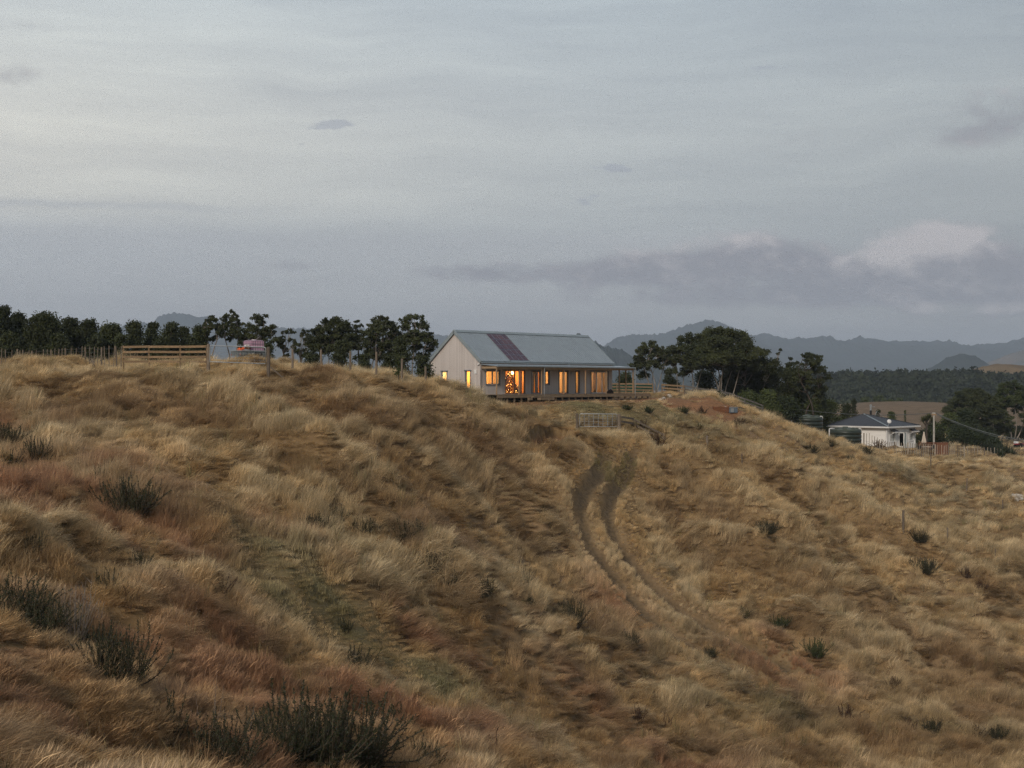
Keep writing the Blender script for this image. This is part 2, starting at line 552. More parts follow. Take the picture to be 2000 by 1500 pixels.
pts += [(0, 0, -1.75), (-12, 4, -2.6), (12, 4, -3.6), (0, 12, -5.2), (-12, 14, -5.0), (14, 16, -7.0), (0, -20, -1.2), (30, 20, -12.5), (-30, 20, -4.6), (40, 40, -17.5), (20, 45, -15.5), (-30, 0, -2.5), (40, 5, -9),
        (-40, 112, 1.2), (-18.5, 112, 1.5), (-40, 135, 0.8), (-20, 135, 0.0), (-13, 120, 0.3), (-10, 160, -1.6), (-60, 150, 1.0), (-60, 200, -1.5), (-25, 200, -4.0), (-65, 110, 1.8), (-62, 60, 0.5),
        (46, 180, -8.15), (50, 192, -8.2), (40, 192, -8.0), (53, 182, -8.2), (48, 175, -8.05), (34, 167, -6.3), (38, 160, -7.05), (20, 185, -4.0), (30, 195, -6.0), (8, 190, -4.0), (0, 230, -7), (40, 240, -10), (70, 190, -9.2), (75, 240, -10.2), (95, 200, -10)]
pts = np.array(pts)

def tps_fit(P, lam=0.15):
    n = len(P)
    d2 = ((P[:, None, :2] - P[None, :, :2]) ** 2).sum(-1)
    K = 0.5 * d2 * np.log(np.maximum(d2, 1e-9)) / 100.0 + lam * np.eye(n)
    A = np.zeros((n + 3, n + 3))
    A[:n, :n] = K; A[:n, n] = 1; A[:n, n + 1:] = P[:, :2]; A[n, :n] = 1; A[n + 1:, :n] = P[:, :2].T
    return np.linalg.solve(A, np.concatenate([P[:, 2], np.zeros(3)]))
TW = tps_fit(pts)

def tps(x, y):
    z = np.full(x.shape, TW[-3]) + TW[-2] * x + TW[-1] * y
    for i in range(len(pts)):
        d2 = (x - pts[i, 0]) ** 2 + (y - pts[i, 1]) ** 2
        z += TW[i] * 0.5 * d2 * np.log(np.maximum(d2, 1e-9)) / 100.0
    return z

def smooth(x, a, b):
    t = np.clip((x - a) / (b - a), 0, 1)
    return t * t * (3 - 2 * t)

def base_z(x, y):
    x = np.asarray(x, float); y = np.asarray(y, float)
    xc = np.clip(x, -72, 100); yc = np.clip(y, -20, 300)
    z = np.clip(tps(xc, yc), -30, 5)
    out = np.hypot(x - xc, y - yc)
    far = -12.5 + 3.5 * fbm(x / 170.0, y / 170.0, 3, 5) + 6.0 * np.exp(-((x - 112) / 46) ** 2 - ((y - 430) / 60) ** 2) + 2.2 * np.exp(-((x - 175) / 50) ** 2 - ((y - 430) / 60) ** 2)
    w = smooth(out, 0, 130)
    return z * (1 - w) + far * w

def hit0(px, py, zf, y0=14.0, y1=420.0):
    Y = np.linspace(y0, y1, 1600)
    X = (px - 1000) / F * Y
    zr = (750 - py) / F * Y
    g = zf(X, Y)
    k = np.argmax(g >= zr)
    if g[k] < zr[k]:
        k = len(Y) - 1
    return np.array([X[k], Y[k]])

_Y = np.linspace(14, 300, 500)
def px_line(pxs):
    return np.array([hit0(a, b, base_z) for a, b in pxs])

def seg_dist(x, y, poly):
    """distance and signed side (positive to the left of the direction of travel) to a polyline"""
    best = np.full(x.shape, 1e9); side = np.zeros(x.shape)
    for (ax, ay), (bx, by) in zip(poly[:-1], poly[1:]):
        dx, dy = bx - ax, by - ay
        L2 = dx * dx + dy * dy + 1e-9
        t = np.clip(((x - ax) * dx + (y - ay) * dy) / L2, 0, 1)
        ex, ey = x - (ax + t * dx), y - (ay + t * dy)
        d = np.hypot(ex, ey)
        s = np.sign(dx * (y - ay) - dy * (x - ax))
        k = d < best
        best = np.where(k, d, best); side = np.where(k, s, side)
    return best, side

rut_l = px_line([(1178, 880), (1166, 925), (1140, 962), (1131, 1000), (1147, 1050), (1180, 1100), (1220, 1150), (1262, 1198), (1320, 1242), (1380, 1276), (1450, 1302)])
rut_r = px_line([(1238, 880), (1226, 920), (1196, 958), (1184, 995), (1196, 1045), (1228, 1092), (1268, 1140), (1318, 1186), (1380, 1226), (1450, 1262), (1530, 1298)])
track_mid = px_line([(1170, 842), (1200, 860), (1205, 885), (1195, 925), (1168, 965)])
crests = [  # polyline along a terrace lip, height, half width
 (px_line([(1400, 872), (1460, 899), (1568, 950), (1640, 986), (1700, 1022), (1790, 1055), (1860, 1085), (1960, 1135)]), 0.85, 1.5),
 (px_line([(1330, 905), (1383, 924), (1425, 948), (1470, 1000), (1540, 1040), (1620, 1080)]), 0.78, 1.3),
 (px_line([(1360, 1047), (1433, 1060), (1500, 1081), (1593, 1121), (1680, 1160)]), 0.93, 1.3),
 (px_line([(1560, 1130), (1650, 1170), (1740, 1190), (1830, 1240)]), 0.70, 1.2),
 (px_line([(1540, 1195), (1600, 1225), (1680, 1255), (1780, 1290)]), 0.62, 1.1),
 (px_line([(1850, 926), (1900, 942), (1950, 960), (2010, 985)]), 0.70, 1.6),
 (px_line([(1650, 985), (1760, 1010), (1850, 1050), (1980, 1090)]), 0.39, 1.3),
 (px_line([(400, 775), (490, 811), (560, 862), (600, 880)]), 0.60, 1.4),
 (px_line([(640, 900), (727, 940), (760, 960)]), 0.70, 1.2),
 (px_line([(690, 1140), (800, 1150), (900, 1150), (1000, 1183), (1060, 1215)]), 0.5, 1.7),
 (px_line([(-40, 1078), (60, 1064), (150, 1068), (220, 1090), (300, 1135), (380, 1175)]), 0.55, 1.0),
 (px_line([(510, 1235), (580, 1238), (660, 1265), (740, 1310), (800, 1350)]), 0.45, 0.9),
 (px_line([(-40, 800), (30, 800), (80, 850), (150, 920), (260, 960)]), 0.45, 1.1),
 (px_line([(560, 1075), (650, 1085), (760, 1110)]), 0.3, 0.8),
 (px_line([(1000, 1240), (1100, 1275), (1230, 1330), (1350, 1380)]), 0.40, 1.0),
 (px_line([(1180, 1200), (1250, 1240), (1330, 1290), (1420, 1330)]), 0.35, 0.9),
 (px_line([(880, 880), (960, 930), (1040, 1000), (1090, 1080)]), 0.40, 1.2),
 (px_line([(700, 850), (800, 890), (880, 950), (960, 1020)]), 0.40, 1.2),
 (px_line([(1040, 905), (1075, 935), (1110, 985)]), 0.45, 1.1),
]
bank = px_line([(1040, 822), (1080, 826), (1118, 846)])
lip_r = px_line([(1320, 772), (1370, 778), (1420, 792), (1440, 800)])

TRL = ((487 - 1000) / F * 108, 108.0)      # level standing for the trailer
HUM = hit0(925, 1190, base_z)      # the golden hummock in the lower middle
def relief(x, y, z):
    """banks, terrace lips, wheel ruts and tussocky bumps on the smooth hillside"""
    near = 1 - smooth(np.hypot(x, y - 90), 110, 190)
    hl, hw = house_local(x, y)
    pad = smooth(np.maximum(np.maximum(-2 - hl, hl - 25), np.maximum(-4.0 - hw, hw - 9)), 0, 4)
    dR = np.minimum(seg_dist(x, y, rut_l)[0], seg_dist(x, y, rut_r)[0])
    calm = 0.22 + 0.78 * smooth(dR, 0.8, 4.5)
    z = z + near * pad * calm * (1.1 * fbm(x / 6.5, y / 8.5, 2, 3) - 1.25 * np.abs(fbm(x / 4.2, y / 4.8, 2, 33)) + 0.55 * fbm(x / 1.9, y / 2.3, 2, 9) + 0.42 * (0.45 - worley(x + 0.8 * fbm(x / 1.5, y / 1.5, 2, 71), y, 2.1, 5)[0]))
    hq = HUM
    z = z + 1.35 * np.exp(-((x - hq[0]) / 4.2) ** 2 - ((y - hq[1]) / 2.4) ** 2) + 0.6 * np.exp(-((x - hq[0] + 3.5) / 2.5) ** 2 - ((y - hq[1] - 0.6) / 1.8) ** 2)
    # stock terraces: little treads and risers that follow the contour
    tw = (z + 0.9 * fbm(x / 9.0, y / 9.0, 2, 61) + 0.10 * x) / 1.15
    fr = tw - np.floor(tw)
    tmask = near * pad * calm * smooth(x, -6, 6) * (1 - smooth(y, 128, 140)) * np.clip(0.7 + 1.6 * fbm(x / 11.0, y / 11.0, 2, 62), 0, 1)
    z = z + 1.0 * tmask * (smooth(fr, 0.45, 1.0) - fr)
    for poly, A, w in crests:
        A = A * 1.75
        lo = poly.min(0) - 4 * w; hi = poly.max(0) + 4 * w
        k = (x > lo[0]) & (x < hi[0]) & (y > lo[1]) & (y < hi[1])
        if not k.any():
            continue
        xk, yk = x[k], y[k]
        d, s = seg_dist(xk + 0.5 * fbm(xk / 2.2, yk / 2.2, 2, 4), yk + 0.5 * fbm(xk / 2.2, yk / 2.2, 2, 6), poly)
        sd = d * s / w
        # uphill (far) side is to the left of a line drawn from left to right
        z[k] += A * (0.85 + 0.45 * sd) * np.exp(-sd * sd) * (0.8 + 0.5 * fbm(xk / 4, yk / 4, 2, 8))
    d1, _ = seg_dist(x, y, rut_l); d2, _ = seg_dist(x, y, rut_r)
    k = np.exp(-(np.minimum(d1, d2) / 0.48) ** 2)
    z = z - 0.48 * k
    dr, sr = seg_dist(x, y, rut_r); dl_, sl_ = seg_dist(x, y, rut_l)
    inn = smooth(y, 78, 84) * (1 - smooth(y, 106, 110))
    z = z + inn * np.where(sr > 0, 0.34 * smooth(dr, 0.35, 1.3) * np.exp(-(dr / 4.0) ** 2), 0) - inn * np.where(sl_ < 0, 0.22 * smooth(dl_, 0.45, 1.6) * np.exp(-(dl_ / 4.0) ** 2), 0)
    d, s = seg_dist(x, y, bank)
    z = z - 1.7 * np.exp(-(d / 1.6) ** 2) * (s < 0) + 0.35 * np.exp(-((d - 0.6) / 0.9) ** 2) * (s > 0)
    tq = np.exp(-(((x - TRL[0]) ** 2 + (y - TRL[1]) ** 2) / 10.0) ** 2)
    z = z * (1 - tq) + 1.66 * tq
    d, s = seg_dist(x, y, lip_r)
    z = z - 0.35 * np.exp(-(d / 1.6) ** 2) * (s < 0)
    return z

def worley(x, y, cell, seed):
    gx_, gy_ = np.floor(x / cell).astype(np.int64), np.floor(y / cell).astype(np.int64)
    best = np.full(x.shape, 1e9); bx = np.zeros(x.shape); by = np.zeros(x.shape); bid = np.zeros(x.shape)
    def h(a, b, k):
        n = (a * 73856093 ^ b * 19349663 ^ (k * 83492791 + seed * 2654435)) & 0xFFFFFFFF
        n = ((n ^ (n >> 15)) * 2246822519) & 0xFFFFFFFF
        n = ((n ^ (n >> 13)) * 3266489917) & 0xFFFFFFFF
        return ((n ^ (n >> 16)) & 0xFFFF) / 65535.0
    for i in (-1, 0, 1):
        for j in (-1, 0, 1):
            a, b = gx_ + i, gy_ + j
            fx = (a + h(a, b, 1)) * cell; fy = (b + h(a, b, 2)) * cell
            d = np.hypot(x - fx, y - fy)
            k = d < best
            best = np.where(k, d, best); bx = np.where(k, x - fx, bx); by = np.where(k, y - fy, by); bid = np.where(k, h(a, b, 3), bid)
    return best / cell, bx / cell, by / cell, bid

def ground_z(x, y):
    x = np.atleast_1d(np.asarray(x, float)); y = np.atleast_1d(np.asarray(y, float))
    return relief(x, y, base_z(x, y).copy())

def gz(x, y):
    return float(ground_z(x, y)[0])

def on(px, py):
    """ground point seen at a pixel"""
    q = hit0(px, py, ground_z)
    return Vector((q[0], q[1], gz(q[0], q[1])))

def under(px, D, dz=0.0):
    """ground point below a pixel column at distance D"""
    x = (px - 1000) / F * D
    return Vector((x, D, gz(x, D) + dz))

def axis_vals(a, b, step, lo, hi, g=1.13):
    v = list(np.arange(a, b + 1e-6, step))
    s = step
    while v[-1] < hi:
        s *= g; v.append(v[-1] + s)
    s = step
    while v[0] > lo:
        s *= g; v.insert(0, v[0] - s)
    return np.array(v)

xs = axis_vals(-56, 70, 0.40, -12000, 12000)
ys = axis_vals(12, 166, 0.40, -300, 12500)
GX, GY = np.meshgrid(xs, ys)
gx, gy = GX.ravel(), GY.ravel()
gzv = ground_z(gx, gy)
nx, ny = len(xs), len(ys)
ii = (np.arange(ny - 1)[:, None] * nx + np.arange(nx - 1)[None, :]).ravel()
gfaces = np.stack([ii, ii + 1, ii + 1 + nx, ii + nx], 1)

# where the ground is bare clay, gravelly or green (own colour, but the rut soil is also darkened for shade)
hl, hw = house_local(gx, gy)
def blobw(x, y, px, py, r, ry=None):
    q = hit0(px, py, base_z)
    ry = ry or r
    return np.exp(-((x - q[0]) / r) ** 2 - ((y - q[1]) / ry) ** 2)
def clay_w(x, y):
    d, s = seg_dist(x, y, bank)
    dl, sl = seg_dist(x, y, lip_r)
    w = np.exp(-(d / 1.3) ** 2) * (s < 0) * 1.3 + 1.5 * np.exp(-(dl / 1.9) ** 2) * (sl < 0)
    w += 1.1 * blobw(x, y, 1345, 790, 4.6, 4.2) + 0.9 * blobw(x, y, 1400, 800, 1.6, 2.0)
    h1, h2 = house_local(x, y)
    w += 0.55 * smooth(-np.maximum(np.abs(h1 - 12) - 13, np.abs(h2 - 1) - 5.5), -1.0, 0.5)
    return np.clip(w, 0, 1)
def green_w(x, y):
    w = 1.3 * blobw(x, y, 650, 1160, 6.0, 2.6) + blobw(x, y, 520, 1165, 3.0, 2.0) + blobw(x, y, 1250, 812, 5.5, 2.6) + blobw(x, y, 1330, 815, 5, 2.2) + 0.8 * blobw(x, y, 1130, 795, 4, 2)
    w += 0.6 * blobw(x, y, 1500, 1385, 4, 1.5) + 0.5 * blobw(x, y, 900, 1345, 4, 1.6) + 0.5 * blobw(x, y, 1790, 1425, 6, 1.3) + 0.4 * blobw(x, y, 650, 1065, 3, 1.0)
    return np.clip(w, 0, 1)
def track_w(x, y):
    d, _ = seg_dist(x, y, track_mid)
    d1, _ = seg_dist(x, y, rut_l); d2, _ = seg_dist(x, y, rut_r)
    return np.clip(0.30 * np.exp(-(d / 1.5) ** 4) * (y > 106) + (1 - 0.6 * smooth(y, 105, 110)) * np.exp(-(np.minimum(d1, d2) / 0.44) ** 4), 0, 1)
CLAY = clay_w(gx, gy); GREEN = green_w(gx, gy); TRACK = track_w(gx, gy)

def ground_material():
    m = bpy.data.materials.new('hillside'); m.use_nodes = True
    t = m.node_tree; b = t.nodes['Principled BSDF']
    g = nd(t, 'ShaderNodeNewGeometry')
    pos = g.outputs['Position']
    n1 = noise(t, pos, 0.35, 6, 0.6); n2 = noise(t, pos, 5.0, 5, 0.65); n3 = noise(t, pos, 0.02, 4, 0.6)
    straw = mixc(t, sstep(t, n1, 0.35, 0.65), (0.27, 0.185, 0.095), (0.19, 0.125, 0.062))
    straw = mixc(t, mth(t, 'MULTIPLY', sstep(t, n2, 0.4, 0.75), 0.6), straw, (0.10, 0.068, 0.036))
    straw = mixc(t, mth(t, 'MULTIPLY', sstep(t, n3, 0.45, 0.7), 0.6), straw, (0.22, 0.155, 0.105))
    def att(nm):
        a = nd(t, 'ShaderNodeAttribute'); a.attribute_name = nm
        return a.outputs['Fac']
    clay = mixc(t, sstep(t, n2, 0.3, 0.7), (0.30, 0.155, 0.075), (0.16, 0.088, 0.048))
    col = mixc(t, mth(t, 'MULTIPLY', att('green'), 0.8), straw, mixc(t, sstep(t, n2, 0.3, 0.7), (0.115, 0.105, 0.052), (0.20, 0.16, 0.085)))
    col = mixc(t, mth(t, 'MULTIPLY', att('track'), 0.92), col, mixc(t, sstep(t, n2, 0.35, 0.65), (0.115, 0.085, 0.052), (0.055, 0.041, 0.026)))  # bare rut soil, painted darker to carry the shade lying in the ruts
    cf = sstep(t, mth(t, 'ADD', att('clay'), mth(t, 'MULTIPLY', mth(t, 'SUBTRACT', n2, 0.5), 0.5)), 0.25, 0.75)
    col = mixc(t, cf, col, clay)
    sy = nd(t, 'ShaderNodeSeparateXYZ'); t.links.new(pos, sy.inputs[0])
    col = mixc(t, mth(t, 'MULTIPLY', sstep(t, sy.outputs[1], 175, 205), 0.65), col, mixc(t, sstep(t, n1, 0.35, 0.65), (0.155, 0.112, 0.082), (0.105, 0.078, 0.055)))   # closely grazed paddocks
    t.links.new(col, b.inputs['Base Color'])
    b.inputs['Roughness'].default_value = 0.95
    b.inputs['Specular IOR Level'].default_value = 0.1
    bn = nd(t, 'ShaderNodeBump'); bn.inputs['Strength'].default_value = 0.6; bn.inputs['Distance'].default_value = 0.08
    t.links.new(n2, bn.inputs['Height']); t.links.new(bn.outputs[0], b.inputs['Normal'])
    MATS['hillside'] = m
ground_material()
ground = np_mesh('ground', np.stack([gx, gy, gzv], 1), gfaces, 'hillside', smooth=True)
ground['kind'] = 'structure'
ground['label'] = 'dry hillside of bare earth and straw under the long grass'
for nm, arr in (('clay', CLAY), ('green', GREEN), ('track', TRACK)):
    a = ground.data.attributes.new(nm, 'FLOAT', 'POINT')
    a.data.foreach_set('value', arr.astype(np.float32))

# ------------------------------------------------------------------ far hills
pmat('bush_hill', (0.030, 0.040, 0.028), (0.016, 0.022, 0.016), 0.95, 0.012, 6, coords='Object', spec=0.0)
pmat('pasture_hill', (0.20, 0.145, 0.085), (0.12, 0.085, 0.05), 0.95, 0.02, 6, coords='Object', spec=0.0)
pmat('pasture_far', (0.16, 0.12, 0.085), (0.05, 0.055, 0.04), 0.95, 0.004, 4, coords='Object', spec=0.0)

def hill(name, prof, D, depth, mat, rough, wl, label, nxs=420, nv=26, base=-20.0, seed=0, x_off=0):
    """a range: crest heights read off the skyline, a body with spurs in front and behind"""
    pr = np.array(prof, float)
    X = np.linspace((pr[0, 0] - 1000) / F * D, (pr[-1, 0] - 1000) / F * D, nxs)
    Z = np.interp(X, (pr[:, 0] - 1000) / F * D, (750 - pr[:, 1]) / F * D)
    Z = np.convolve(np.pad(Z, 3, mode='edge'), np.array([1, 2, 3, 4, 3, 2, 1]) / 16.0, mode='valid')
    V = np.linspace(-1, 1, nv)
    xx, vv = np.meshgrid(X, V)
    zz = np.tile(Z, (nv, 1))
    yy = D + vv * depth
    fall = np.where(vv < 0, np.abs(vv) ** 1.15, np.abs(vv) ** 1.3)
    spur = 1 + 0.9 * fbm(xx / (wl * 6), yy / (wl * 9), 3, seed + 2) * np.sin(np.pi * np.abs(vv))
    h = (zz - base) * np.clip(1 - fall * spur, 0, 1.2)
    edge = smooth(np.minimum(np.linspace(0, 1, nxs), np.linspace(1, 0, nxs)), 0, 0.12)
    z = base + h * (0.15 + 0.85 * edge[None, :]) + rough * (fbm(xx / wl, yy / wl, 4, seed) + 0.5 * np.abs(fbm(xx / (wl * .25), yy / (wl * .25), 2, seed + 9)))
    z += (rough * 0.42 * np.abs(fbm(xx / (wl * .11), yy / (wl * .4), 2, seed + 12)) * 2.2) * smooth(np.abs(vv), 1.0, 0.9)
    z[0, :] = base - 30; z[-1, :] = base - 30
    i = (np.arange(nv - 1)[:, None] * nxs + np.arange(nxs - 1)[None, :]).ravel()
    o = np_mesh(name, np.stack([xx.ravel(), yy.ravel(), z.ravel()], 1), np.stack([i, i + 1, i + 1 + nxs, i + nxs], 1), mat, smooth=True)
    o['kind'] = 'structure'; o['label'] = label
    return o

hill('hills_west', [(-500, 690), (-200, 680), (0, 668), (130, 655), (230, 640), (265, 627), (298, 634), (320, 621), (355, 611), (400, 619), (440, 634), (480, 634), (530, 646), (580, 648), (640, 640), (690, 636), (740, 648), (800, 650), (850, 657), (890, 664), (960, 676), (1060, 684)],
     7500, 1500, 'bush_hill', 24, 120, 'hazy blue bush-clad mountains behind the row of trees', nxs=900, seed=1)
hill('hills_east', [(1050, 690), (1120, 682), (1165, 668), (1200, 661), (1240, 657), (1280, 655), (1320, 645), (1350, 634), (1385, 627), (1412, 633), (1440, 649), (1470, 660), (1500, 655), (1530, 664), (1560, 662), (1600, 656), (1625, 664), (1660, 667), (1700, 661), (1730, 669), (1770, 671), (1820, 668), (1850, 674), (1890, 682), (1940, 671), (1975, 667), (2000, 663), (2100, 650), (2300, 660), (2500, 680)],
     7500, 1500, 'bush_hill', 24, 120, 'hazy blue mountain range with a pointed peak beyond the eucalypts', nxs=1000, seed=3)
hill('hill_spur', [(1080, 655), (1130, 652), (1159, 664), (1180, 679), (1202, 685), (1233, 696), (1262, 714), (1300, 728), (1400, 738), (1500, 742)], 3300, 500, 'bush_hill', 12, 60, 'darker forested spur rising behind the far end of the metal roof', nxs=400, seed=5)
hill('hill_cone', [(1760, 748), (1820, 724), (1850, 702), (1878, 690), (1900, 694), (1930, 714), (1955, 728), (2010, 746)], 3600, 380, 'bush_hill', 9, 60, 'small rounded cone-shaped hill in the haze', nxs=240, seed=7)
hill('hill_pasture_far', [(1890, 745), (1930, 712), (1965, 695), (2000, 684), (2060, 675), (2150, 670), (2300, 690)], 5000, 500, 'pasture_far', 8, 160, 'pale hazy farmed hillside with cleared patches', nxs=300, seed=8)
hill('hill_pasture', [(1840, 746), (1890, 724), (1925, 714), (1960, 710), (2000, 713), (2080, 716), (2300, 730)], 1150, 160, 'pasture_hill', 1.2, 40, 'tan grazed hilltop above the dark forest ridge', nxs=240, seed=9)

# ------------------------------------------------------------------ haze
pts_h = [(-13000, -600, -150), (13000, 13500, 455)]
hz = MB().box(*pts_h).build('haze', None)
hm = bpy.data.materials.new('haze_air'); hm.use_nodes = True
t = hm.node_tree; t.nodes.clear()
pv = nd(t, 'ShaderNodeVolumePrincipled')
pv.inputs['Color'].default_value = (0.73, 0.84, 1.0, 1)
pv.inputs['Density'].default_value = 0.000128
ho = nd(t, 'ShaderNodeOutputMaterial')
t.links.new(pv.outputs[0], ho.inputs['Volume'])
hz.data.materials.append(hm)
tag(hz, 'thin blue evening haze filling the valley air', 'haze', kind='stuff')

# ================================================================== BUILDINGS
boards_mat('larch', (0.60, 0.55, 0.52), (0.43, 0.385, 0.36), 'XY', 0.15, gap=0.10, gcol=0.5)
boards_mat('plywood', (0.55, 0.34, 0.15), (0.42, 0.24, 0.10), 'XY', 0.30, gap=0.03, rough=0.6)
boards_mat('weatherboard', (0.86, 0.85, 0.82), (0.82, 0.81, 0.79), 'Z', 0.17, gap=0.08, gcol=0.6, rough=0.5)
pmat('roof_metal', (0.31, 0.36, 0.40), (0.275, 0.32, 0.36), 0.42, 1.5, 4, metallic=0.25, spec=0.5)
pmat('trim_metal', (0.30, 0.35, 0.37), (0.26, 0.30, 0.32), 0.4, 2.0, 3, metallic=0.3, spec=0.5)
pmat('galvanised', (0.42, 0.44, 0.45), (0.34, 0.36, 0.37), 0.45, 8.0, 4, metallic=0.6, spec=0.5)
pmat('window_paint', (0.17, 0.20, 0.22), (0.14, 0.165, 0.18), 0.45, 5.0, 3, spec=0.4)
pmat('deck_timber', (0.26, 0.195, 0.13), (0.15, 0.112, 0.075), 0.85, 5.0, 5, stretch=(0.5, 4, 4), bump=0.2)
pmat('post_timber', (0.36, 0.25, 0.15), (0.26, 0.18, 0.11), 0.8, 5.0, 5, stretch=(5, 5, 0.6), bump=0.2)
pmat('old_post', (0.21, 0.17, 0.13), (0.10, 0.08, 0.062), 0.95, 7.0, 5, stretch=(5, 5, 0.5), bump=0.4, rnd=0.25)
pmat('fence_rail', (0.27, 0.185, 0.105), (0.16, 0.11, 0.065), 0.9, 4.0, 5, stretch=(0.6, 4, 5), bump=0.3, rnd=0.15)
pmat('grey_rail', (0.15, 0.14, 0.13), (0.08, 0.075, 0.068), 0.95, 4.0, 5, stretch=(0.6, 4, 5), bump=0.3, rnd=0.15)
pmat('picket_grey', (0.42, 0.36, 0.29), (0.28, 0.24, 0.19), 0.9, 5, 4, stretch=(5, 5, 0.5), rnd=0.2)
pmat('dark_void', (0.02, 0.018, 0.016), None, 0.9, 2)
pmat('white_paint', (0.76, 0.76, 0.74), (0.68, 0.68, 0.67), 0.45, 4.0, 4, spec=0.4)
pmat('plaster', (0.62, 0.55, 0.46), (0.56, 0.49, 0.41), 0.8, 2, 3)
pmat('floorboard', (0.34, 0.22, 0.12), (0.26, 0.17, 0.09), 0.5, 3, 4, stretch=(1, 8, 1))
pmat('curtain_grey', (0.30, 0.32, 0.37), (0.22, 0.24, 0.28), 0.9, 3, 3, transl=0.25)
pmat('linen', (0.72, 0.58, 0.40), (0.62, 0.48, 0.32), 0.9, 3, 3, transl=0.35)
pmat('dark_cloth', (0.022, 0.018, 0.017), (0.012, 0.010, 0.010), 0.9, 6, 4)
pmat('bulb', (1, 0.8, 0.5), None, 0.5, 2, emit=(1.0, 0.62, 0.25), estr=9.0)
pmat('fairy', (1, 0.6, 0.3), None, 0.5, 2, emit=(1.0, 0.45, 0.10), estr=14.0)
pmat('xmas_green', (0.055, 0.060, 0.022), (0.16, 0.075, 0.025), 0.7, 5, 4)
glass_mat('glass')
pmat('cell', (0.105, 0.045, 0.055), (0.060, 0.030, 0.050), 0.22, 0.8, 3, spec=0.5)  # red-brown is the warm sky's reflection, put into the cell colour
pmat('pv_frame', (0.26, 0.28, 0.36), None, 0.4, 3, metallic=0.4)
pmat('slate_roof', (0.052, 0.055, 0.064), (0.040, 0.043, 0.050), 0.55, 6, 4, bump=0.3, bscale=30, spec=0.3)
pmat('tank_green', (0.028, 0.038, 0.030), (0.020, 0.028, 0.022), 0.45, 2, 3, spec=0.4)
pmat('tank_top', (0.085, 0.10, 0.080), (0.06, 0.072, 0.058), 0.6, 3, 4)
pmat('black_metal', (0.02, 0.02, 0.022), None, 0.5, 3)
pmat('red_paint', (0.36, 0.02, 0.025), (0.28, 0.015, 0.02), 0.35, 3, spec=0.5)
pmat('rubber', (0.015, 0.015, 0.015), None, 0.85, 6)
pmat('brown_boards', (0.20, 0.085, 0.045), (0.13, 0.055, 0.03), 0.7, 4, 4, stretch=(6, 6, 0.6))
pmat('canvas', (0.60, 0.52, 0.43), (0.50, 0.43, 0.36), 0.9, 5, 3)
pmat('pink_plastic', (0.72, 0.46, 0.60), (0.66, 0.40, 0.55), 0.4, 3, 3, transl=0.3)
pmat('cage_steel', (0.20, 0.20, 0.22), (0.14, 0.14, 0.16), 0.5, 6, 3, metallic=0.5)
pmat('orange_plastic', (0.75, 0.13, 0.02), (0.60, 0.09, 0.015), 0.6, 6, 4)
pmat('trailer_steel', (0.19, 0.22, 0.23), (0.10, 0.115, 0.12), 0.55, 4, 5, metallic=0.3)
pmat('shade_cloth', (0.015, 0.085, 0.055), (0.010, 0.06, 0.04), 0.9, 6, 3)
pmat('pale_rock', (0.48, 0.44, 0.38), (0.30, 0.27, 0.23), 0.9, 5, 5, bump=0.5)
pmat('wire_steel', (0.16, 0.16, 0.165), None, 0.5, 8, metallic=0.6)
pmat('cable', (0.11, 0.12, 0.12), None, 0.6, 8)
pmat('box_blue', (0.13, 0.17, 0.21), (0.10, 0.13, 0.16), 0.5, 5, 3)
pmat('rust_brown', (0.19, 0.075, 0.032), (0.10, 0.045, 0.022), 0.9, 7, 4)
pmat('concrete_pole', (0.42, 0.40, 0.36), (0.32, 0.30, 0.27), 0.85, 5, 4)

def wall_panel(mb, L, H, openings, thick, M, top=None):
    """A wall in its own plane (u along, w up), pierced by openings, with the reveals; M maps (u, depth, w) to the parent's space."""
    us = sorted({0.0, L, *[o[0] for o in openings], *[o[1] for o in openings]})
    ws = sorted({0.0, H, *[o[2] for o in openings], *[o[3] for o in openings]})
    def solid(i, j):
        if i < 0 or j < 0 or i >= len(us) - 1 or j >= len(ws) - 1:
            return None
        cu, cw = (us[i] + us[i + 1]) / 2, (ws[j] + ws[j + 1]) / 2
        return not any(o[0] < cu < o[1] and o[2] < cw < o[3] for o in openings)
    def q(*p):
        mb.add([M @ Vector(v) for v in p], [(0, 1, 2, 3)])
    for i in range(len(us) - 1):
        for j in range(len(ws) - 1):
            if not solid(i, j):
                continue
            a, b, c, d = us[i], us[i + 1], ws[j], ws[j + 1]
            q((a, 0, c), (b, 0, c), (b, 0, d), (a, 0, d))
            q((b, thick, c), (a, thick, c), (a, thick, d), (b, thick, d))
            if solid(i - 1, j) in (False, None): q((a, thick, c), (a, 0, c), (a, 0, d), (a, thick, d))
            if solid(i + 1, j) in (False, None): q((b, 0, c), (b, thick, c), (b, thick, d), (b, 0, d))
            if solid(i, j - 1) in (False, None): q((a, thick, c), (b, thick, c), (b, 0, c), (a, 0, c))
            if solid(i, j + 1) is False or (solid(i, j + 1) is None and top is None): q((a, 0, d), (b, 0, d), (b, thick, d), (a, thick, d))

def frame_rect(mb, u0, u1, w0, w1, t, d0, d1, M, skip_bottom=False):
    def bx(a, b, c, d):
        mb.box((a, d0, c), (b, d1, d), M)
    bx(u0, u0 + t, w0, w1); bx(u1 - t, u1, w0, w1)
    bx(u0 + t, u1 - t, w1 - t, w1)
    if not skip_bottom:
        bx(u0 + t, u1 - t, w0, w0 + t)

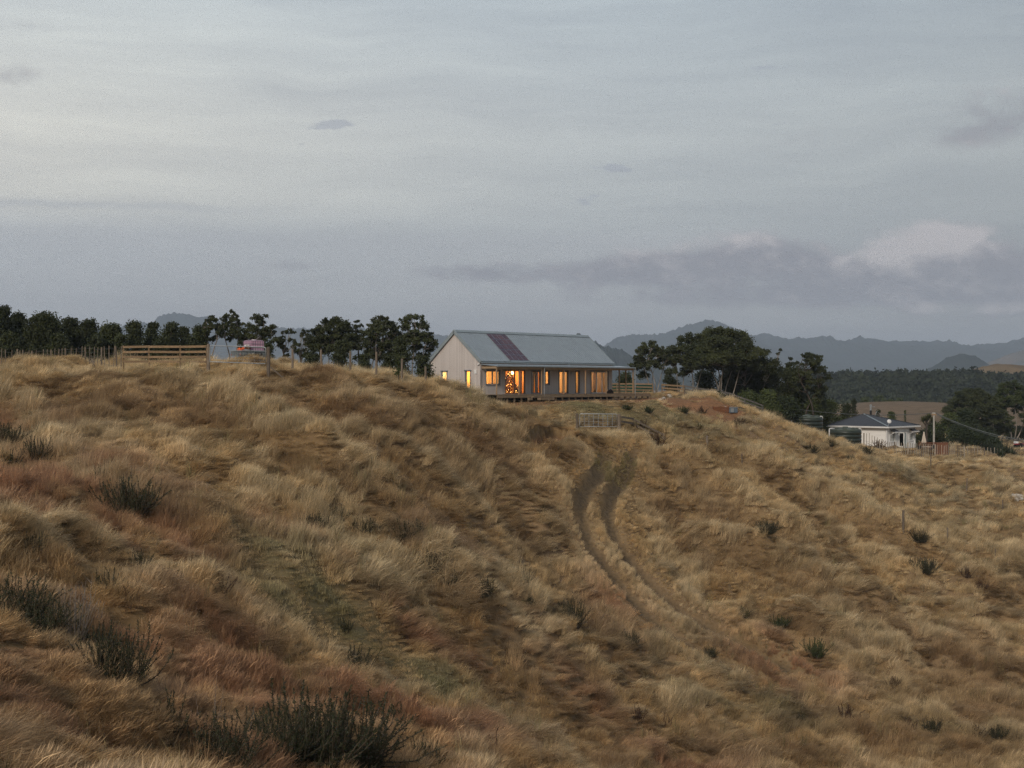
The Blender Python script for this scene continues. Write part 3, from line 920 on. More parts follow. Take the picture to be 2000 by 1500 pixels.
def glazing(parent, name, u0, u1, w0, w1, M, divs=1, ft=0.06, mat='window_paint', surround=0.09, head=0.0, sash_mat=None, sill=True):
    """a window or glazed door: part with its sashes and panes as sub-parts"""
    mb = MB()
    s = surround
    # architrave proud of the boards
    mb.box((u0 - s, -0.035, w0 - (s if sill else 0)), (u0, 0.10, w1), M)
    mb.box((u1, -0.035, w0 - (s if sill else 0)), (u1 + s, 0.10, w1), M)
    mb.box((u0 - s - head, -0.045 - head * 0.4, w1), (u1 + s + head, 0.10, w1 + s), M)
    if sill:
        mb.box((u0, -0.055, w0 - s), (u1, 0.10, w0), M)
    o = mb.build(name, mat, parent)
    n = divs
    for k in range(n):
        a = u0 + (u1 - u0) * k / n + 0.004; b = u0 + (u1 - u0) * (k + 1) / n - 0.004
        sm = MB(); frame_rect(sm, a, b, w0 + 0.004, w1 - 0.004, ft, 0.045, 0.095, M)
        sm.build('sash', sash_mat or mat, o)
        g = MB(); g.box((a + ft - 0.01, 0.065, w0 + ft), (b - ft + 0.01, 0.072, w1 - ft), M)
        g.build('pane', 'glass', o)
    return o

def build_timber_house():
    h = thing('timber_house', 'long timber-clad house with lit windows, blue-grey gabled metal roof and verandah', 'house', (HX, HY, HZ), HROT)
    I = Matrix.Identity(4)
    EH = 2.96; RH = 5.66; T = 0.16
    # ---- walls
    fo = [(0.66, 2.44, 0.90, 2.10), (3.26, 5.98, 0.03, 2.15), (6.98, 8.26, 0.03, 2.12), (8.98, 9.52, 0.90, 2.12), (11.05, 12.33, 0.03, 2.12), (13.56, 14.10, 0.03, 2.12), (16.02, 18.72, 0.03, 2.12)]
    w = MB(); wall_panel(w, HL, EH, fo, T, I); fw = w.build('front_wall', 'larch', h)
    Mg = Matrix.Rotation(math.pi / 2, 4, 'Z') @ Matrix.Diagonal((1, -1, 1, 1))   # u -> +y, depth -> +x
    go = [(1.33, 1.87, 0.55, 2.10), (4.20, 4.76, 0.75, 2.06)]
    w = MB(); wall_panel(w, HW, EH, go, T, Mg, top=1)
    for x, s in ((0.0, 1), (T, -1)):
        tri = [(x, 0, EH), (x, HW, EH), (x, HW / 2, RH)]
        w.add(tri if s > 0 else tri[::-1], [(0, 2, 1)])
    w.build('gable_wall', 'larch', h)
    w = MB(); w.box((0, HW - T, 0), (HL, HW, EH)); w.build('back_wall', 'larch', h)
    w = MB(); w.box((HL - T, 0.003, 0), (HL - 0.002, HW - 0.003, EH))
    w.add([(HL, 0, EH), (HL, HW / 2, RH), (HL, HW, EH)], [(0, 1, 2)]); w.build('end_wall', 'larch', h)
    w = MB(); w.box((0.0, 0.0, -0.34), (HL, HW, -0.005)); w.build('plinth', 'larch', h)
    # ---- inside: floor, ceiling, lining, partitions
    w = MB(); w.box((T, T, 0.0), (HL - T, HW - T, 0.02)); w.build('interior_floor', 'floorboard', h)
    w = MB(); w.box((T, T, 2.66), (HL - T, HW - T, 2.72)); w.build('interior_ceiling', 'plaster', h)
    w = MB(); w.box((3.13, 4.3, 0.02), (HL - T - 0.02, 4.36, 2.66)); w.build('interior_lining', 'plywood', h)
    for x in (3.02, 8.62, 12.9, 15.0):
        w = MB(); w.box((x, T + 0.01, 0.02), (x + 0.1, 4.29 if x > 4 else HW - T - 0.01, 2.66)); w.build('partition', 'plywood' if x < 9 else 'plaster', h)
    # ---- roof: two slopes of ribbed sheet, ridge cap, barge flashings, gutter
    sl = math.atan2(RH - EH, HW / 2); OV = 0.16
    LS = (HW / 2 + 0.12) / math.cos(sl)
    def slopeM(side):
        # local u along the building, v down the slope from the ridge, n out of the roof
        r = Vector((0, HW / 2, RH + 0.10))
        sgn = -1 if side == 'front' else 1
        ex = Vector((1, 0, 0)); ev = Vector((0, sgn * math.cos(sl), -math.sin(sl))); en = Vector((0, sgn * math.sin(sl), math.cos(sl)))
        return Matrix(((ex.x, ev.x, en.x, r.x), (ex.y, ev.y, en.y, r.y), (ex.z, ev.z, en.z, r.z), (0, 0, 0, 1)))
    for side in ('front', 'back'):
        M = slopeM(side)
        rm = MB()
        rm.box((-OV, 0.0, -0.08), (HL + OV, LS, 0.0), M)
        ro = rm.build('roof', 'roof_metal', h)
        sb = MB()
        u = -OV + 0.1
        while u < HL + OV - 0.05:
            if side == 'back' or not (3.72 < u < 6.66):
                sb.box((u, 0.16, 0.001), (u + 0.035, LS - 0.01, 0.032), M)
            u += 0.305
        so = sb.build('roof_ribs', 'roof_metal', ro)
        so['kind'] = 'stuff'
        cm = MB(); cm.box((-OV - 0.02, -0.03, 0.034), (HL + OV + 0.02, 0.30, 0.060), M); cm.build('ridge_cap', 'trim_metal', ro)
        for u0 in (-OV - 0.03, HL + OV - 0.07):
            bm = MB(); bm.box((u0, 0.02, -0.22), (u0 + 0.10, LS + 0.02, 0.045), M); bm.build('barge_flashing', 'trim_metal', ro)
        gy0 = -0.26 if side == 'front' else HW + 0.12
        gm = MB(); gm.box((-OV, gy0, EH - 0.16), (HL + OV, gy0 + 0.13, EH - 0.04)); gm.build('gutter', 'trim_metal', ro)
        if side == 'front':
            # solar panels set flush between two flashings, four across and five down
            n_u, n_v = 4, 5
            U0, U1, V0, V1 = 3.82, 6.58, 0.36, LS - 0.16
            pu, pvv = (U1 - U0) / n_u, (V1 - V0) / n_v
            for a in range(n_u):
                for b in range(n_v):
                    pm = MB(); x0, x1, y0, y1 = U0 + a * pu + .012, U0 + (a + 1) * pu - .012, V0 + b * pvv + .012, V0 + (b + 1) * pvv - .012
                    pm.box((x0, y0, 0.002), (x1, y1, 0.036), M)
                    po = pm.build('solar_panel', 'pv_frame', h)
                    cc = MB(); cc.box((x0 + .025, y0 + .025, 0.0365), (x1 - .025, y1 - .025, 0.041), M); cc.build('cell_face', 'cell', po)
            for u0 in (U0 - 0.09, U1 + 0.01):
                bm = MB(); bm.box((u0, 0.31, 0.002), (u0 + 0.08, LS - 0.02, 0.055), M); bm.build('panel_flashing', 'trim_metal', ro)
    # ---- windows and doors in the verandah wall
    glazing(h, 'window', 0.66, 2.44, 0.90, 2.10, I, 2)
    glazing(h, 'sliding_door', 3.26, 5.98, 0.03, 2.15, I, 2, ft=0.07, mat='post_timber', surround=0.05, sill=False)
    glazing(h, 'french_door', 6.98, 8.26, 0.03, 2.12, I, 2, ft=0.09, sill=False)
    glazing(h, 'window', 8.98, 9.52, 0.90, 2.12, I, 1)
    glazing(h, 'french_door', 11.05, 12.33, 0.03, 2.12, I, 2, ft=0.07, sill=False)
    glazing(h, 'window', 13.56, 14.10, 0.03, 2.12, I, 1, sill=False)
    d = glazing(h, 'sliding_door', 16.02, 18.72, 0.03, 2.12, I, 3, ft=0.07, sash_mat='white_paint', sill=False)
    glazing(h, 'window', 1.33, 1.87, 0.55, 2.10, Mg, 1, head=0.08)
    glazing(h, 'window', 4.20, 4.76, 0.75, 2.06, Mg, 1, head=0.08)
    # ---- verandah
    DV = 1.75; XE = HL + 1.15
    vr = MB()
    vr.add([(-0.05, -DV - 0.12, 2.55), (XE + .05, -DV - 0.12, 2.55), (XE + .05, -0.02, 2.72), (-0.05, -0.02, 2.72),
            (-0.05, -DV - 0.12, 2.49), (XE + .05, -DV - 0.12, 2.49), (XE + .05, -0.02, 2.66), (-0.05, -0.02, 2.66)],
           [(0, 1, 2, 3), (7, 6, 5, 4), (4, 5, 1, 0), (5, 6, 2, 1), (6, 7, 3, 2), (7, 4, 0, 3)])
    vo = vr.build('verandah_roof', 'roof_metal', h)
    e = MB(); e.box((HL + 0.003, 0.0, 2.60), (XE + .05, 0.12, 2.69)); e.build('end_beam', 'post_timber', vo)
    g = MB(); g.box((-0.07, -DV - 0.25, 2.46), (XE + .07, -DV - 0.125, 2.57)); g.build('gutter', 'trim_metal', vo)
    g = MB(); g.box((-0.02, -DV - 0.055, 2.26), (XE, -DV + 0.045, 2.455)); g.build('verandah_beam', 'post_timber', vo)
    g = MB(); g.box((-0.02, -DV + 0.05, 2.30), (0.05, -0.04, 2.47)); g.build('end_rafter', 'post_timber', vo)
    g = MB(); g.box((XE - 0.08, -DV + 0.05, 2.30), (XE, -0.0, 2.47)); g.build('end_rafter', 'post_timber', vo)
    for x in (0.06, 3.12, 6.28, 9.56, 12.83, 16.08, XE - 0.06):
        p = MB(); p.cbox((x - .05, -DV - .05, 0.0), (x + .05, -DV + .05, 2.255), 0.008); p.build('post', 'post_timber', h)
    for y in (-DV * 0.5, -0.06):
        p = MB(); p.cbox((XE - .11, y - .05, 0.0), (XE - 0.01, y + .05, 2.295), 0.008); p.build('post', 'post_timber', h)
    for x in (6.50, XE + 0.09):
        p = MB(); p.tube([(x, -DV - .19, 2.46), (x, -DV - .15, 2.2), (x, -DV - .135, -0.42)], 0.04, 8); p.build('downpipe', 'galvanised', h)
    for x in (6.0, 12.1):
        p = MB(); p.tube([(x, -0.20, EH - 0.14), (x, -0.34, EH - 0.22)], 0.035, 8); p.tube([(x - 0.2, -0.36, EH - 0.235), (x + 0.2, -0.36, EH - 0.235)], 0.03, 8); p.build('rainwater_spreader', 'galvanised', h)
    # ---- deck: boards, fascia, joists, piles
    XD = 23.2
    y = -DV - 0.12
    k = 0
    while y < -0.02:
        b = MB(); b.box((-0.05, y, -0.04), (XD, min(y + 0.134, -0.003), -0.002 - 0.002 * (k % 2))); b.build('deck_board', 'deck_timber', h)
        y += 0.14; k += 1
    y = 0.0
    while y < 1.9:
        b = MB(); b.box((HL + 0.02, y, -0.04), (XD, y + 0.134, -0.002 - 0.002 * (k % 2))); b.build('deck_board', 'deck_timber', h)
        y += 0.14; k += 1
    b = MB(); b.box((-0.05, -DV - 0.17, -0.30), (XD, -DV - 0.125, -0.045)); b.build('deck_fascia', 'deck_timber', h)
    b = MB(); b.box((XD + .003, -DV - 0.17, -0.30), (XD + 0.045, 1.9, -0.045)); b.build('deck_fascia', 'deck_timber', h)
    x = 0.4
    while x < XD:
        b = MB(); b.box((x, -DV - 0.08, -0.75), (x + .14, -DV + 0.06, -0.29)); b.build('pile', 'deck_timber', h)
        x += 0.98
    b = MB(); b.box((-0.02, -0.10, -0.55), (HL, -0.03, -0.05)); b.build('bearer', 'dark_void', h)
    # ---- steps down from the deck
    st = MB(); st.box((4.55, -DV - 0.52, -0.29), (6.42, -DV - 0.19, -0.16)); st.build('step', 'deck_timber', h)
    st = MB(); st.box((5.05, -DV - 0.90, -0.52), (7.05, -DV - 0.53, -0.31)); st.build('step', 'deck_timber', h)
    st = MB(); st.box((4.05, -DV - 0.44, -0.52), (4.50, -DV - 0.19, -0.31)); st.build('step', 'deck_timber', h)
    # ---- wall fittings
    b = MB(); b.tube([(-0.01, 0.22, 2.70), (-0.09, 0.22, 2.68)], 0.03, 8); b.tube([(-0.10, 0.10, 2.70), (-0.10, 0.36, 2.66)], 0.055, 10); b.build('outside_lamp', 'white_paint', h)
    b = MB(); b.cbox((-0.10, 0.52, 1.86), (-0.002, 0.78, 2.20), 0.012); b.build('meter_box', 'white_paint', h)
    for x in (2.80, 12.82):
        b = MB(); b.tube([(x, -0.06, 1.86), (x, -0.06, 2.06)], 0.05, 8); b.build('wall_lamp', 'galvanised', h)
    return h
house = build_timber_house()

def HP(x, y, z):
    q = np.array([HX, HY]) + Hd * x + Hn * y
    return Vector((q[0], q[1], HZ + z))

def pendant(x, y, label, watts, drop=0.55, col=(1.0, 0.44, 0.12)):
    t = thing('pendant_lamp', label, 'lamp', HP(x, y, 2.66), HROT)
    MB().tube([(0, 0, 0), (0, 0, -drop)], 0.012, 6).build('cord', 'black_metal', t)
    MB().lathe([(0.02, -drop), (0.10, -drop - 0.05), (0.13, -drop - 0.14), (0.09, -drop - 0.23), (0.02, -drop - 0.26)], n=14).build('globe', 'bulb', t, smooth=True)
    l = bpy.data.lights.new('lamp_light', 'POINT'); l.energy = watts; l.color = col; l.shadow_soft_size = 0.14
    o = bpy.data.objects.new('lamp_light', l); COL.objects.link(o); o.parent = t; o.location = (0, 0, -drop - 0.40)
pendant(1.15, 3.9, 'globe lamp glowing inside the gable-end room', 520, col=(1.0, 0.56, 0.20))
pendant(4.3, 2.9, 'globe lamp glowing in the room with the decorated tree', 250, col=(1.0, 0.36, 0.07))
pendant(7.6, 2.9, 'globe lamp glowing behind the curtained doors', 110, col=(1.0, 0.42, 0.11))
pendant(10.9, 2.4, 'globe lamp glowing behind the middle doors of the verandah', 190)
pendant(13.95, 2.4, 'globe lamp glowing behind the tall narrow window', 75)
pendant(17.2, 2.8, 'globe lamp glowing behind the white sliding doors', 80)

def curtain(x0, x1, y, z0, z1, label, mat, taper=0.0):
    n = 28
    vs, fs = [], []
    for i in range(n + 1):
        u = i / n
        d = 0.045 * math.sin(u * n * 1.15)
        for k, z in enumerate((z0, (z0 + z1) / 2, z1)):
            f = taper * (1 - k / 2)
            vs.append((x0 + (x1 - x0) * (u * (1 - f) if taper >= 0 else u * (1 + f) - f) , y + d * (1 + 0.3 * k), z))
    for i in range(n):
        for k in range(2):
            a = i * 3 + k
            fs.append((a, a + 3, a + 4, a + 1))
    o = MB().add([(p[0], p[1], p[2]) for p in vs], fs).build('curtain', mat, None, smooth=True)
    o.location = HP(0, 0, 0); o.rotation_euler = (0, 0, HROT)
    tag(o, label, 'curtain')
curtain(7.28, 7.66, 0.30, 0.04, 2.1, 'grey curtain hanging behind the first leaf of the closed doors', 'curtain_grey', 0.1)
curtain(7.70, 8.20, 0.30, 0.04, 2.1, 'wide pale grey curtain swept aside behind the closed doors', 'curtain_grey', -0.4)
curtain(9.02, 9.30, 0.30, 0.85, 2.12, 'cream blind behind the small verandah window', 'linen', 0.0)
curtain(5.72, 5.95, 0.35, 0.04, 2.15, 'cream curtain at the edge of the wide glass door', 'linen', 0.0)
curtain(16.9, 17.3, 0.40, 0.04, 2.1, 'pale curtain gathered in the open white doors', 'linen', 0.0)

def decorated_tree():
    t = thing('christmas_tree', 'decorated christmas tree with warm lights behind the wide glass door', 'tree', HP(5.15, 1.15, 0.02), HROT)
    MB().tube([(0, 0, 0), (0, 0, 2.05)], [0.05, 0.015], 7).build('trunk', 'old_post', t)
    n = 2600
    z = rng.power(1.5, n); z = 1 - z
    r = (1 - z) * 1.0 * np.sqrt(rng.uniform(0.35, 1, n)) + 0.03
    a = rng.uniform(0, 2 * np.pi, n)
    c = np.stack([r * np.cos(a), r * np.sin(a), 0.12 + z * 1.92], 1)
    c[:, 0] = np.clip(c[:, 0], -1.3, 0.78)
    d = np.stack([np.cos(a), np.sin(a), rng.uniform(-0.9, 0.3, n)], 1) + rng.normal(0, 0.4, (n, 3))
    d /= np.linalg.norm(d, axis=1)[:, None]
    s = np.cross(d, rng.normal(0, 1, (n, 3))); s /= np.linalg.norm(s, axis=1)[:, None]
    v = np.stack([c, c + d * .07 + s * .025, c + d * .15, c + d * .07 - s * .025], 1).reshape(-1, 3)
    np_mesh('foliage', v, np.arange(n * 4).reshape(n, 4), 'xmas_green', t)
    m = MB()
    for k in range(70):
        zz = random.random() ** 1.4; aa = random.uniform(0, 6.28); rr = (1 - zz) * 1.0 + 0.04
        m.lathe([(0.004, -0.018), (0.018, 0), (0.004, 0.018)], (max(-1.3, min(0.8, rr * math.cos(aa))), rr * math.sin(aa), 0.12 + zz * 1.92), 5)
    s_ = m.build('string_lights', 'fairy', t); s_['kind'] = 'stuff'
decorated_tree()

def shelf_unit(x, y, label):
    t = thing('bookcase', label, 'bookcase', HP(x, y, 0.02), HROT)
    m = MB(); m.box((-0.45, 0, 0), (-0.41, 0.3, 1.9)); m.box((0.41, 0, 0), (0.45, 0.3, 1.9)); m.build('side_panel', 'floorboard', t)
    for z in (0.05, 0.5, 0.95, 1.4, 1.86):
        MB().box((-0.41, 0.0, z), (0.41, 0.3, z + 0.03)).build('shelf', 'floorboard', t)
shelf_unit(11.9, 3.95, 'tall wooden shelf seen through the middle verandah doors')

def armchair(x, y, rz, label, name='armchair'):
    t = thing(name, label, 'chair', HP(x, y, 0.02), HROT + rz)
    MB().cbox((-0.35, -0.35, 0.25), (0.35, 0.35, 0.45), 0.05).build('seat', 'dark_cloth', t)
    MB().cbox((-0.35, 0.26, 0.452), (0.35, 0.42, 0.95), 0.05).build('backrest', 'dark_cloth', t)
    for s in (-1, 1):
        MB().cbox((s * 0.40 - 0.055, -0.32, 0.25), (s * 0.40 + 0.045, 0.30, 0.62), 0.03).build('armrest', 'dark_cloth', t)
        for q in (-0.28, 0.28):
            MB().tube([(s * 0.30, q, 0), (s * 0.30, q, 0.25)], 0.025, 6).build('leg', 'old_post', t)
armchair(2.25, 1.0, 0.6, 'dark armchair by the pair of windows next to the gable')
armchair(1.0, 0.9, -0.4, 'low dark seat under the first verandah window')
armchair(17.15, 1.4, 1.1, 'dark chair inside the white sliding doors')

def bundle():
    n_u, n_v = 18, 10
    vs, fs = [], []
    for j in range(n_v + 1):
        th = math.pi / 2 * j / n_v
        for i in range(n_u):
            a = 2 * math.pi * i / n_u
            r = 0.36 * math.cos(th) ** 0.7 * (1 + 0.12 * math.sin(3 * a + 1) + 0.08 * math.sin(5 * a + j))
            vs.append((r * 1.15 * math.cos(a), r * 0.8 * math.sin(a), 0.40 * math.sin(th) * (1 + 0.12 * math.sin(2 * a))))
    for j in range(n_v):
        for i in range(n_u):
            k = (i + 1) % n_u
            fs.append((j * n_u + i, j * n_u + k, (j + 1) * n_u + k, (j + 1) * n_u + i))
    o = MB().add(vs, fs).build('bean_bag', 'dark_cloth', None, smooth=True)
    o.location = HP(18.1, -0.75, 0.0); o.rotation_euler = (0, 0, HROT)
    tag(o, 'dark rounded bean bag on the deck by the white doors', 'bean bag')
bundle()

# ------------------------------------------------------------------ the white cottage
def build_cottage():
    Fc = Vector((46.7, 178.0)); ex = Vector((0.70, 0.714)); 
    rz = math.atan2(ex.y, ex.x)
    zg = -8.15; ze = -5.40
    h = thing('white_cottage', 'white weatherboard cottage with dark hipped roof beyond the ridge', 'house', (Fc.x, Fc.y, zg), rz)
    # local: eave corner at the origin; x along the face with the doors, y along the plain face
    LX, LY, OV = 7.9, 8.8, 0.45
    EH = ze - zg
    I = Matrix.Translation((OV, OV, 0))
    op = [(0.85, 1.95, 0.95, 2.05), (2.95, 4.35, 0.22, 2.10), (5.65, 6.60, 0.95, 2.05)]
    w = MB(); wall_panel(w, LX - 2 * OV, EH - 0.02, op, 0.14, I); w.build('wall', 'weatherboard', h)
    Mg = Matrix.Translation((OV, OV, 0)) @ Matrix.Rotation(math.pi / 2, 4, 'Z') @ Matrix.Diagonal((1, -1, 1, 1))
    w = MB(); wall_panel(w, LY - 2 * OV, EH - 0.02, [], 0.14, Mg); w.build('wall', 'weatherboard', h)
    w = MB(); w.box((LX - OV - 0.14, OV + 0.003, 0), (LX - OV - 0.003, LY - OV, EH - 0.02)); w.build('wall', 'weatherboard', h)
    w = MB(); w.box((OV + 0.003, LY - OV - 0.14, 0), (LX - OV - 0.15, LY - OV - 0.003, EH - 0.02)); w.build('wall', 'weatherboard', h)
    w = MB(); w.box((OV + 0.2, OV + 1.4, 0.0), (LX - OV - 0.2, OV + 1.5, EH - 0.1)); w.build('interior_wall', 'dark_void', h)
    w = MB(); w.box((OV + 0.15, OV + 0.15, 0.0), (LX - OV - 0.15, LY - OV - 0.15, 0.2)); w.build('floor_slab', 'deck_timber', h)
    # corner boards
    for x, y in ((OV, OV), (LX - OV, OV), (OV, LY - OV)):
        w = MB(); w.box((x - 0.07, y - 0.07, 0.0), (x + 0.07, y + 0.07, EH - 0.03)); w.build('corner_board', 'white_paint', h)
    # hipped roof with its apex read off the photograph
    a = Vector((45.15, 184.0)) - Fc
    ax = a.x * ex.x + a.y * ex.y; ay = -a.x * ex.y + a.y * ex.x
    az = -3.84 - zg
    r = MB()
    ap = (ax, ay, az)
    c = [(0, 0, EH + .10), (LX, 0, EH + .10), (LX, LY, EH + .10), (0, LY, EH + .10)]
    r.add([ap] + c, [(0, 1, 2), (0, 2, 3), (0, 3, 4), (0, 4, 1), (4, 3, 2, 1)])
    ro = r.build('roof', 'slate_roof', h)
    for q in c:
        MB().tube([ap, (q[0], q[1], q[2] + 0.03)], 0.075, 6).build('hip_cap', 'trim_metal' if q == c[0] else 'slate_roof', ro)
    for lo, hi in (((-0.06, -0.10, EH - 0.09), (LX + 0.06, -0.003, EH + .10)), ((-0.10, -0.003, EH - 0.09), (-0.003, LY, EH + .10)), ((LX + 0.003, -0.003, EH - 0.09), (LX + 0.10, LY, EH + .10))):
        MB().box(lo, hi).build('fascia', 'white_paint', ro)
    MB().box((0.003, 0.003, EH - 0.015), (LX - 0.003, LY - 0.003, EH + 0.02)).build('soffit', 'white_paint', ro)
    # windows with awnings, double doors standing open
    for (u0, u1, w0, w1) in (op[0], op[2]):
        o = glazing(h, 'window', u0, u1, w0, w1, I, 3 if u1 - u0 > 1 else 2, ft=0.06, mat='white_paint', surround=0.10)
        aw = MB()
        aw.add([I @ Vector(p) for p in ((u0 - .15, -0.02, w1 + .42), (u1 + .15, -0.02, w1 + .42), (u1 + .15, -0.75, w1 + .12), (u0 - .15, -0.75, w1 + .12), (u0 - .15, -0.02, w1 + .36), (u1 + .15, -0.02, w1 + .36), (u1 + .15, -0.75, w1 + .06), (u0 - .15, -0.75, w1 + .06))],
               [(3, 2, 1, 0), (4, 5, 6, 7), (0, 1, 5, 4), (1, 2, 6, 5), (2, 3, 7, 6), (3, 0, 4, 7)])
        ao = aw.build('awning', 'slate_roof', h)
        bm = MB(); bm.box((u0 - .16, -0.80, w1 + .02), (u1 + .16, -0.755, w1 + .13), I); bm.build('awning_edge', 'white_paint', ao)
        for u in (u0 - .10, u1 + .10):
            MB().bar(I @ Vector((u, -0.04, w1 - .28)), I @ Vector((u, -0.70, w1 + .06)), 0.05).build('bracket', 'white_paint', ao)
            MB().bar(I @ Vector((u, -0.04, w1 - .02)), I @ Vector((u, -0.70, w1 + .05)), 0.04).build('bracket', 'white_paint', ao)
    fr = MB(); frame_rect(fr, 2.90, 4.40, 0.20, 2.15, 0.09, -0.04, 0.12, I, True); d = fr.build('door_frame', 'white_paint', h)
    for hinge, ang in ((2.99, -1.25), (4.31, math.pi + 1.0)):
        M = I @ Matrix.Translation((hinge, 0.0, 0)) @ Matrix.Rotation(ang, 4, 'Z')
        m = MB(); frame_rect(m, 0.0, 0.66, 0.24, 2.06, 0.10, -0.02, 0.02, M); lf = m.build('door_leaf', 'white_paint', h)
        g = MB(); g.box((0.09, -0.004, 0.33), (0.57, 0.004, 1.97), M); g.build('pane', 'glass', lf)
    # flue with cowl and stays, dish on its post
    fx, fy = ax + 0.95, ay - 0.45
    def roofz(x, y):
        return EH + 0.1 + (az - EH - 0.1) * min(max(0, y / ay), max(0, (LX - x) / (LX - ax)))
    fz = roofz(fx, fy)
    fl = MB(); fl.tube([(fx, fy, fz - 0.2), (fx, fy, fz + 0.75)], 0.14, 12); fo = fl.build('flue', 'black_metal', h)
    MB().lathe([(0.16, 0.75), (0.16, 0.80), (0.11, 0.84), (0.11, 1.22), (0.15, 1.24), (0.15, 1.42), (0.08, 1.48), (0.0, 1.48)], (fx, fy, fz), 12).build('flue_cowl', 'galvanised', fo)
    MB().tube([(fx, fy, fz + 1.2), (fx + 0.5, fy - 0.35, fz + 1.2)], 0.035, 6).build('cowl_arm', 'galvanised', fo)
    st = MB()
    sx, sy = fx + 0.6, fy - 0.5
    st.tube([(sx - .35, sy + .1, roofz(sx - .35, sy + .1)), (sx + 0.05, sy, fz + 0.62)], 0.03, 6); so = st.build('stay_post', 'galvanised', fo)
    MB().tube([(sx + 0.05, sy, fz + 0.62), (sx + 1.5, sy - 0.9, roofz(sx + 1.5, sy - 0.9))], 0.014, 5).build('guy_wire', 'galvanised', fo)
    dx, dy = 0.75, 0.35
    dz = roofz(dx, dy)
    p = MB(); p.tube([(dx, dy, dz - 0.1), (dx, dy, dz + 0.36)], 0.03, 6); po = p.build('dish_post', 'galvanised', h)
    prof = [(0.0, 0.0)] + [(0.27 * k / 6, 0.05 * (k / 6) ** 2) for k in range(1, 7)] + [(0.27, 0.075), (0.0, 0.03)]
    dd = MB().lathe(prof, n=18)
    Md = Matrix.Translation((dx, dy - 0.06, dz + 0.52)) @ Matrix.Rotation(R(68), 4, Vector((1, -0.9, 0)).normalized())
    dd.v = [tuple(Md @ Vector(v)) for v in dd.v]
    dd.build('satellite_dish', 'white_paint', po, smooth=True)
    return h
cottage = build_cottage()

# ------------------------------------------------------------------ water tanks
def tank(px, D, ztop, label, rad=1.75):
    x = (px - 1000) / F * D
    zb = ztop - 2.55
    t = thing('water_tank', label, 'water tank', (x, D, zb), 0.3 * px, 'dark green rainwater tanks')
    prof = [(rad - .03, 0.0)]
    for k in range(5):
        z = 0.06 + k * 0.42
        prof += [(rad, z), (rad + 0.012, z + 0.17), (rad, z + 0.34), (rad - 0.055, z + 0.36), (rad - 0.055, z + 0.40)]
    MB().lathe(prof, n=40).build('body', 'tank_green', t, smooth=True)
    top = MB().lathe([(rad - .04, 2.14), (rad - 0.08, 2.20), (1.15, 2.36), (0.55, 2.44), (0.52, 2.46), (0.0, 2.46)], n=40).build('top', 'tank_top', t, smooth=True)
    for k in range(8):
        a = k * math.pi / 4
        MB().lathe([(0.30, -0.02), (0.26, 0.05), (0.12, 0.09), (0.0, 0.095)], (1.18 * math.cos(a), 1.18 * math.sin(a), 2.34), 12).build('dome', 'tank_top', top, smooth=True)
    MB().lathe([(0.30, 2.45), (0.30, 2.53), (0.24, 2.56), (0.0, 2.57)], n=16).build('lid', 'tank_top', top)
    # white downpipe elbow on the uphill side
    a = math.pi - 0.3 * px + 0.25
    c, s = math.cos(a), math.sin(a)
    MB().tube([(c * (rad - .5), s * (rad - .5), 2.33), (c * (rad + .02), s * (rad + .02), 2.36), (c * (rad + .16), s * (rad + .16), 2.32), (c * (rad + .20), s * (rad + .20), 2.20), (c * (rad + .20), s * (rad + .20), 0.9)], 0.062, 8).build('inlet_pipe', 'white_paint', t, smooth=True)
    a = -0.3 * px + 0.15
    c, s = math.cos(a), math.sin(a)
    MB().tube([(c * (rad - .45), s * (rad - .45), 2.33), (c * (rad + .0), s * (rad + .0), 2.33), (c * (rad + .08), s * (rad + .08), 2.24), (c * (rad + .08), s * (rad + .08), 2.05)], 0.05, 8).build('overflow_pipe', 'white_paint', t, smooth=True)
    return t
tank(1577, 165, -3.50, 'dark green ribbed water tank sunk behind the crest, farther from the cottage')
tank(1651, 159, -4.72, 'dark green ribbed water tank directly in front of the cottage wall')

# ------------------------------------------------------------------ posts, fences and gates
def post_mesh(h, r, top_r=None, square=False):
    m = MB()
    if square:
        m.cbox((-r, -r, -0.3), (r, r, h), r * 0.2)
    else:
        m.tube([(0, 0, -0.35), (0.01, 0, h * 0.5), (0, 0.005, h - 0.02), (0, 0, h)], [r * 1.05, r, r * 0.95, r * 0.7], 8)
    return m

def fence_post(p, h, r, label, group=None, lean=0.0, brace=None):
    o = post_mesh(h, r).build('fence_post', 'old_post', None)
    o.location = p; o.rotation_euler = (random.uniform(-.02, .02), lean, random.uniform(0, 3))
    tag(o, label, 'post', group)
    return o

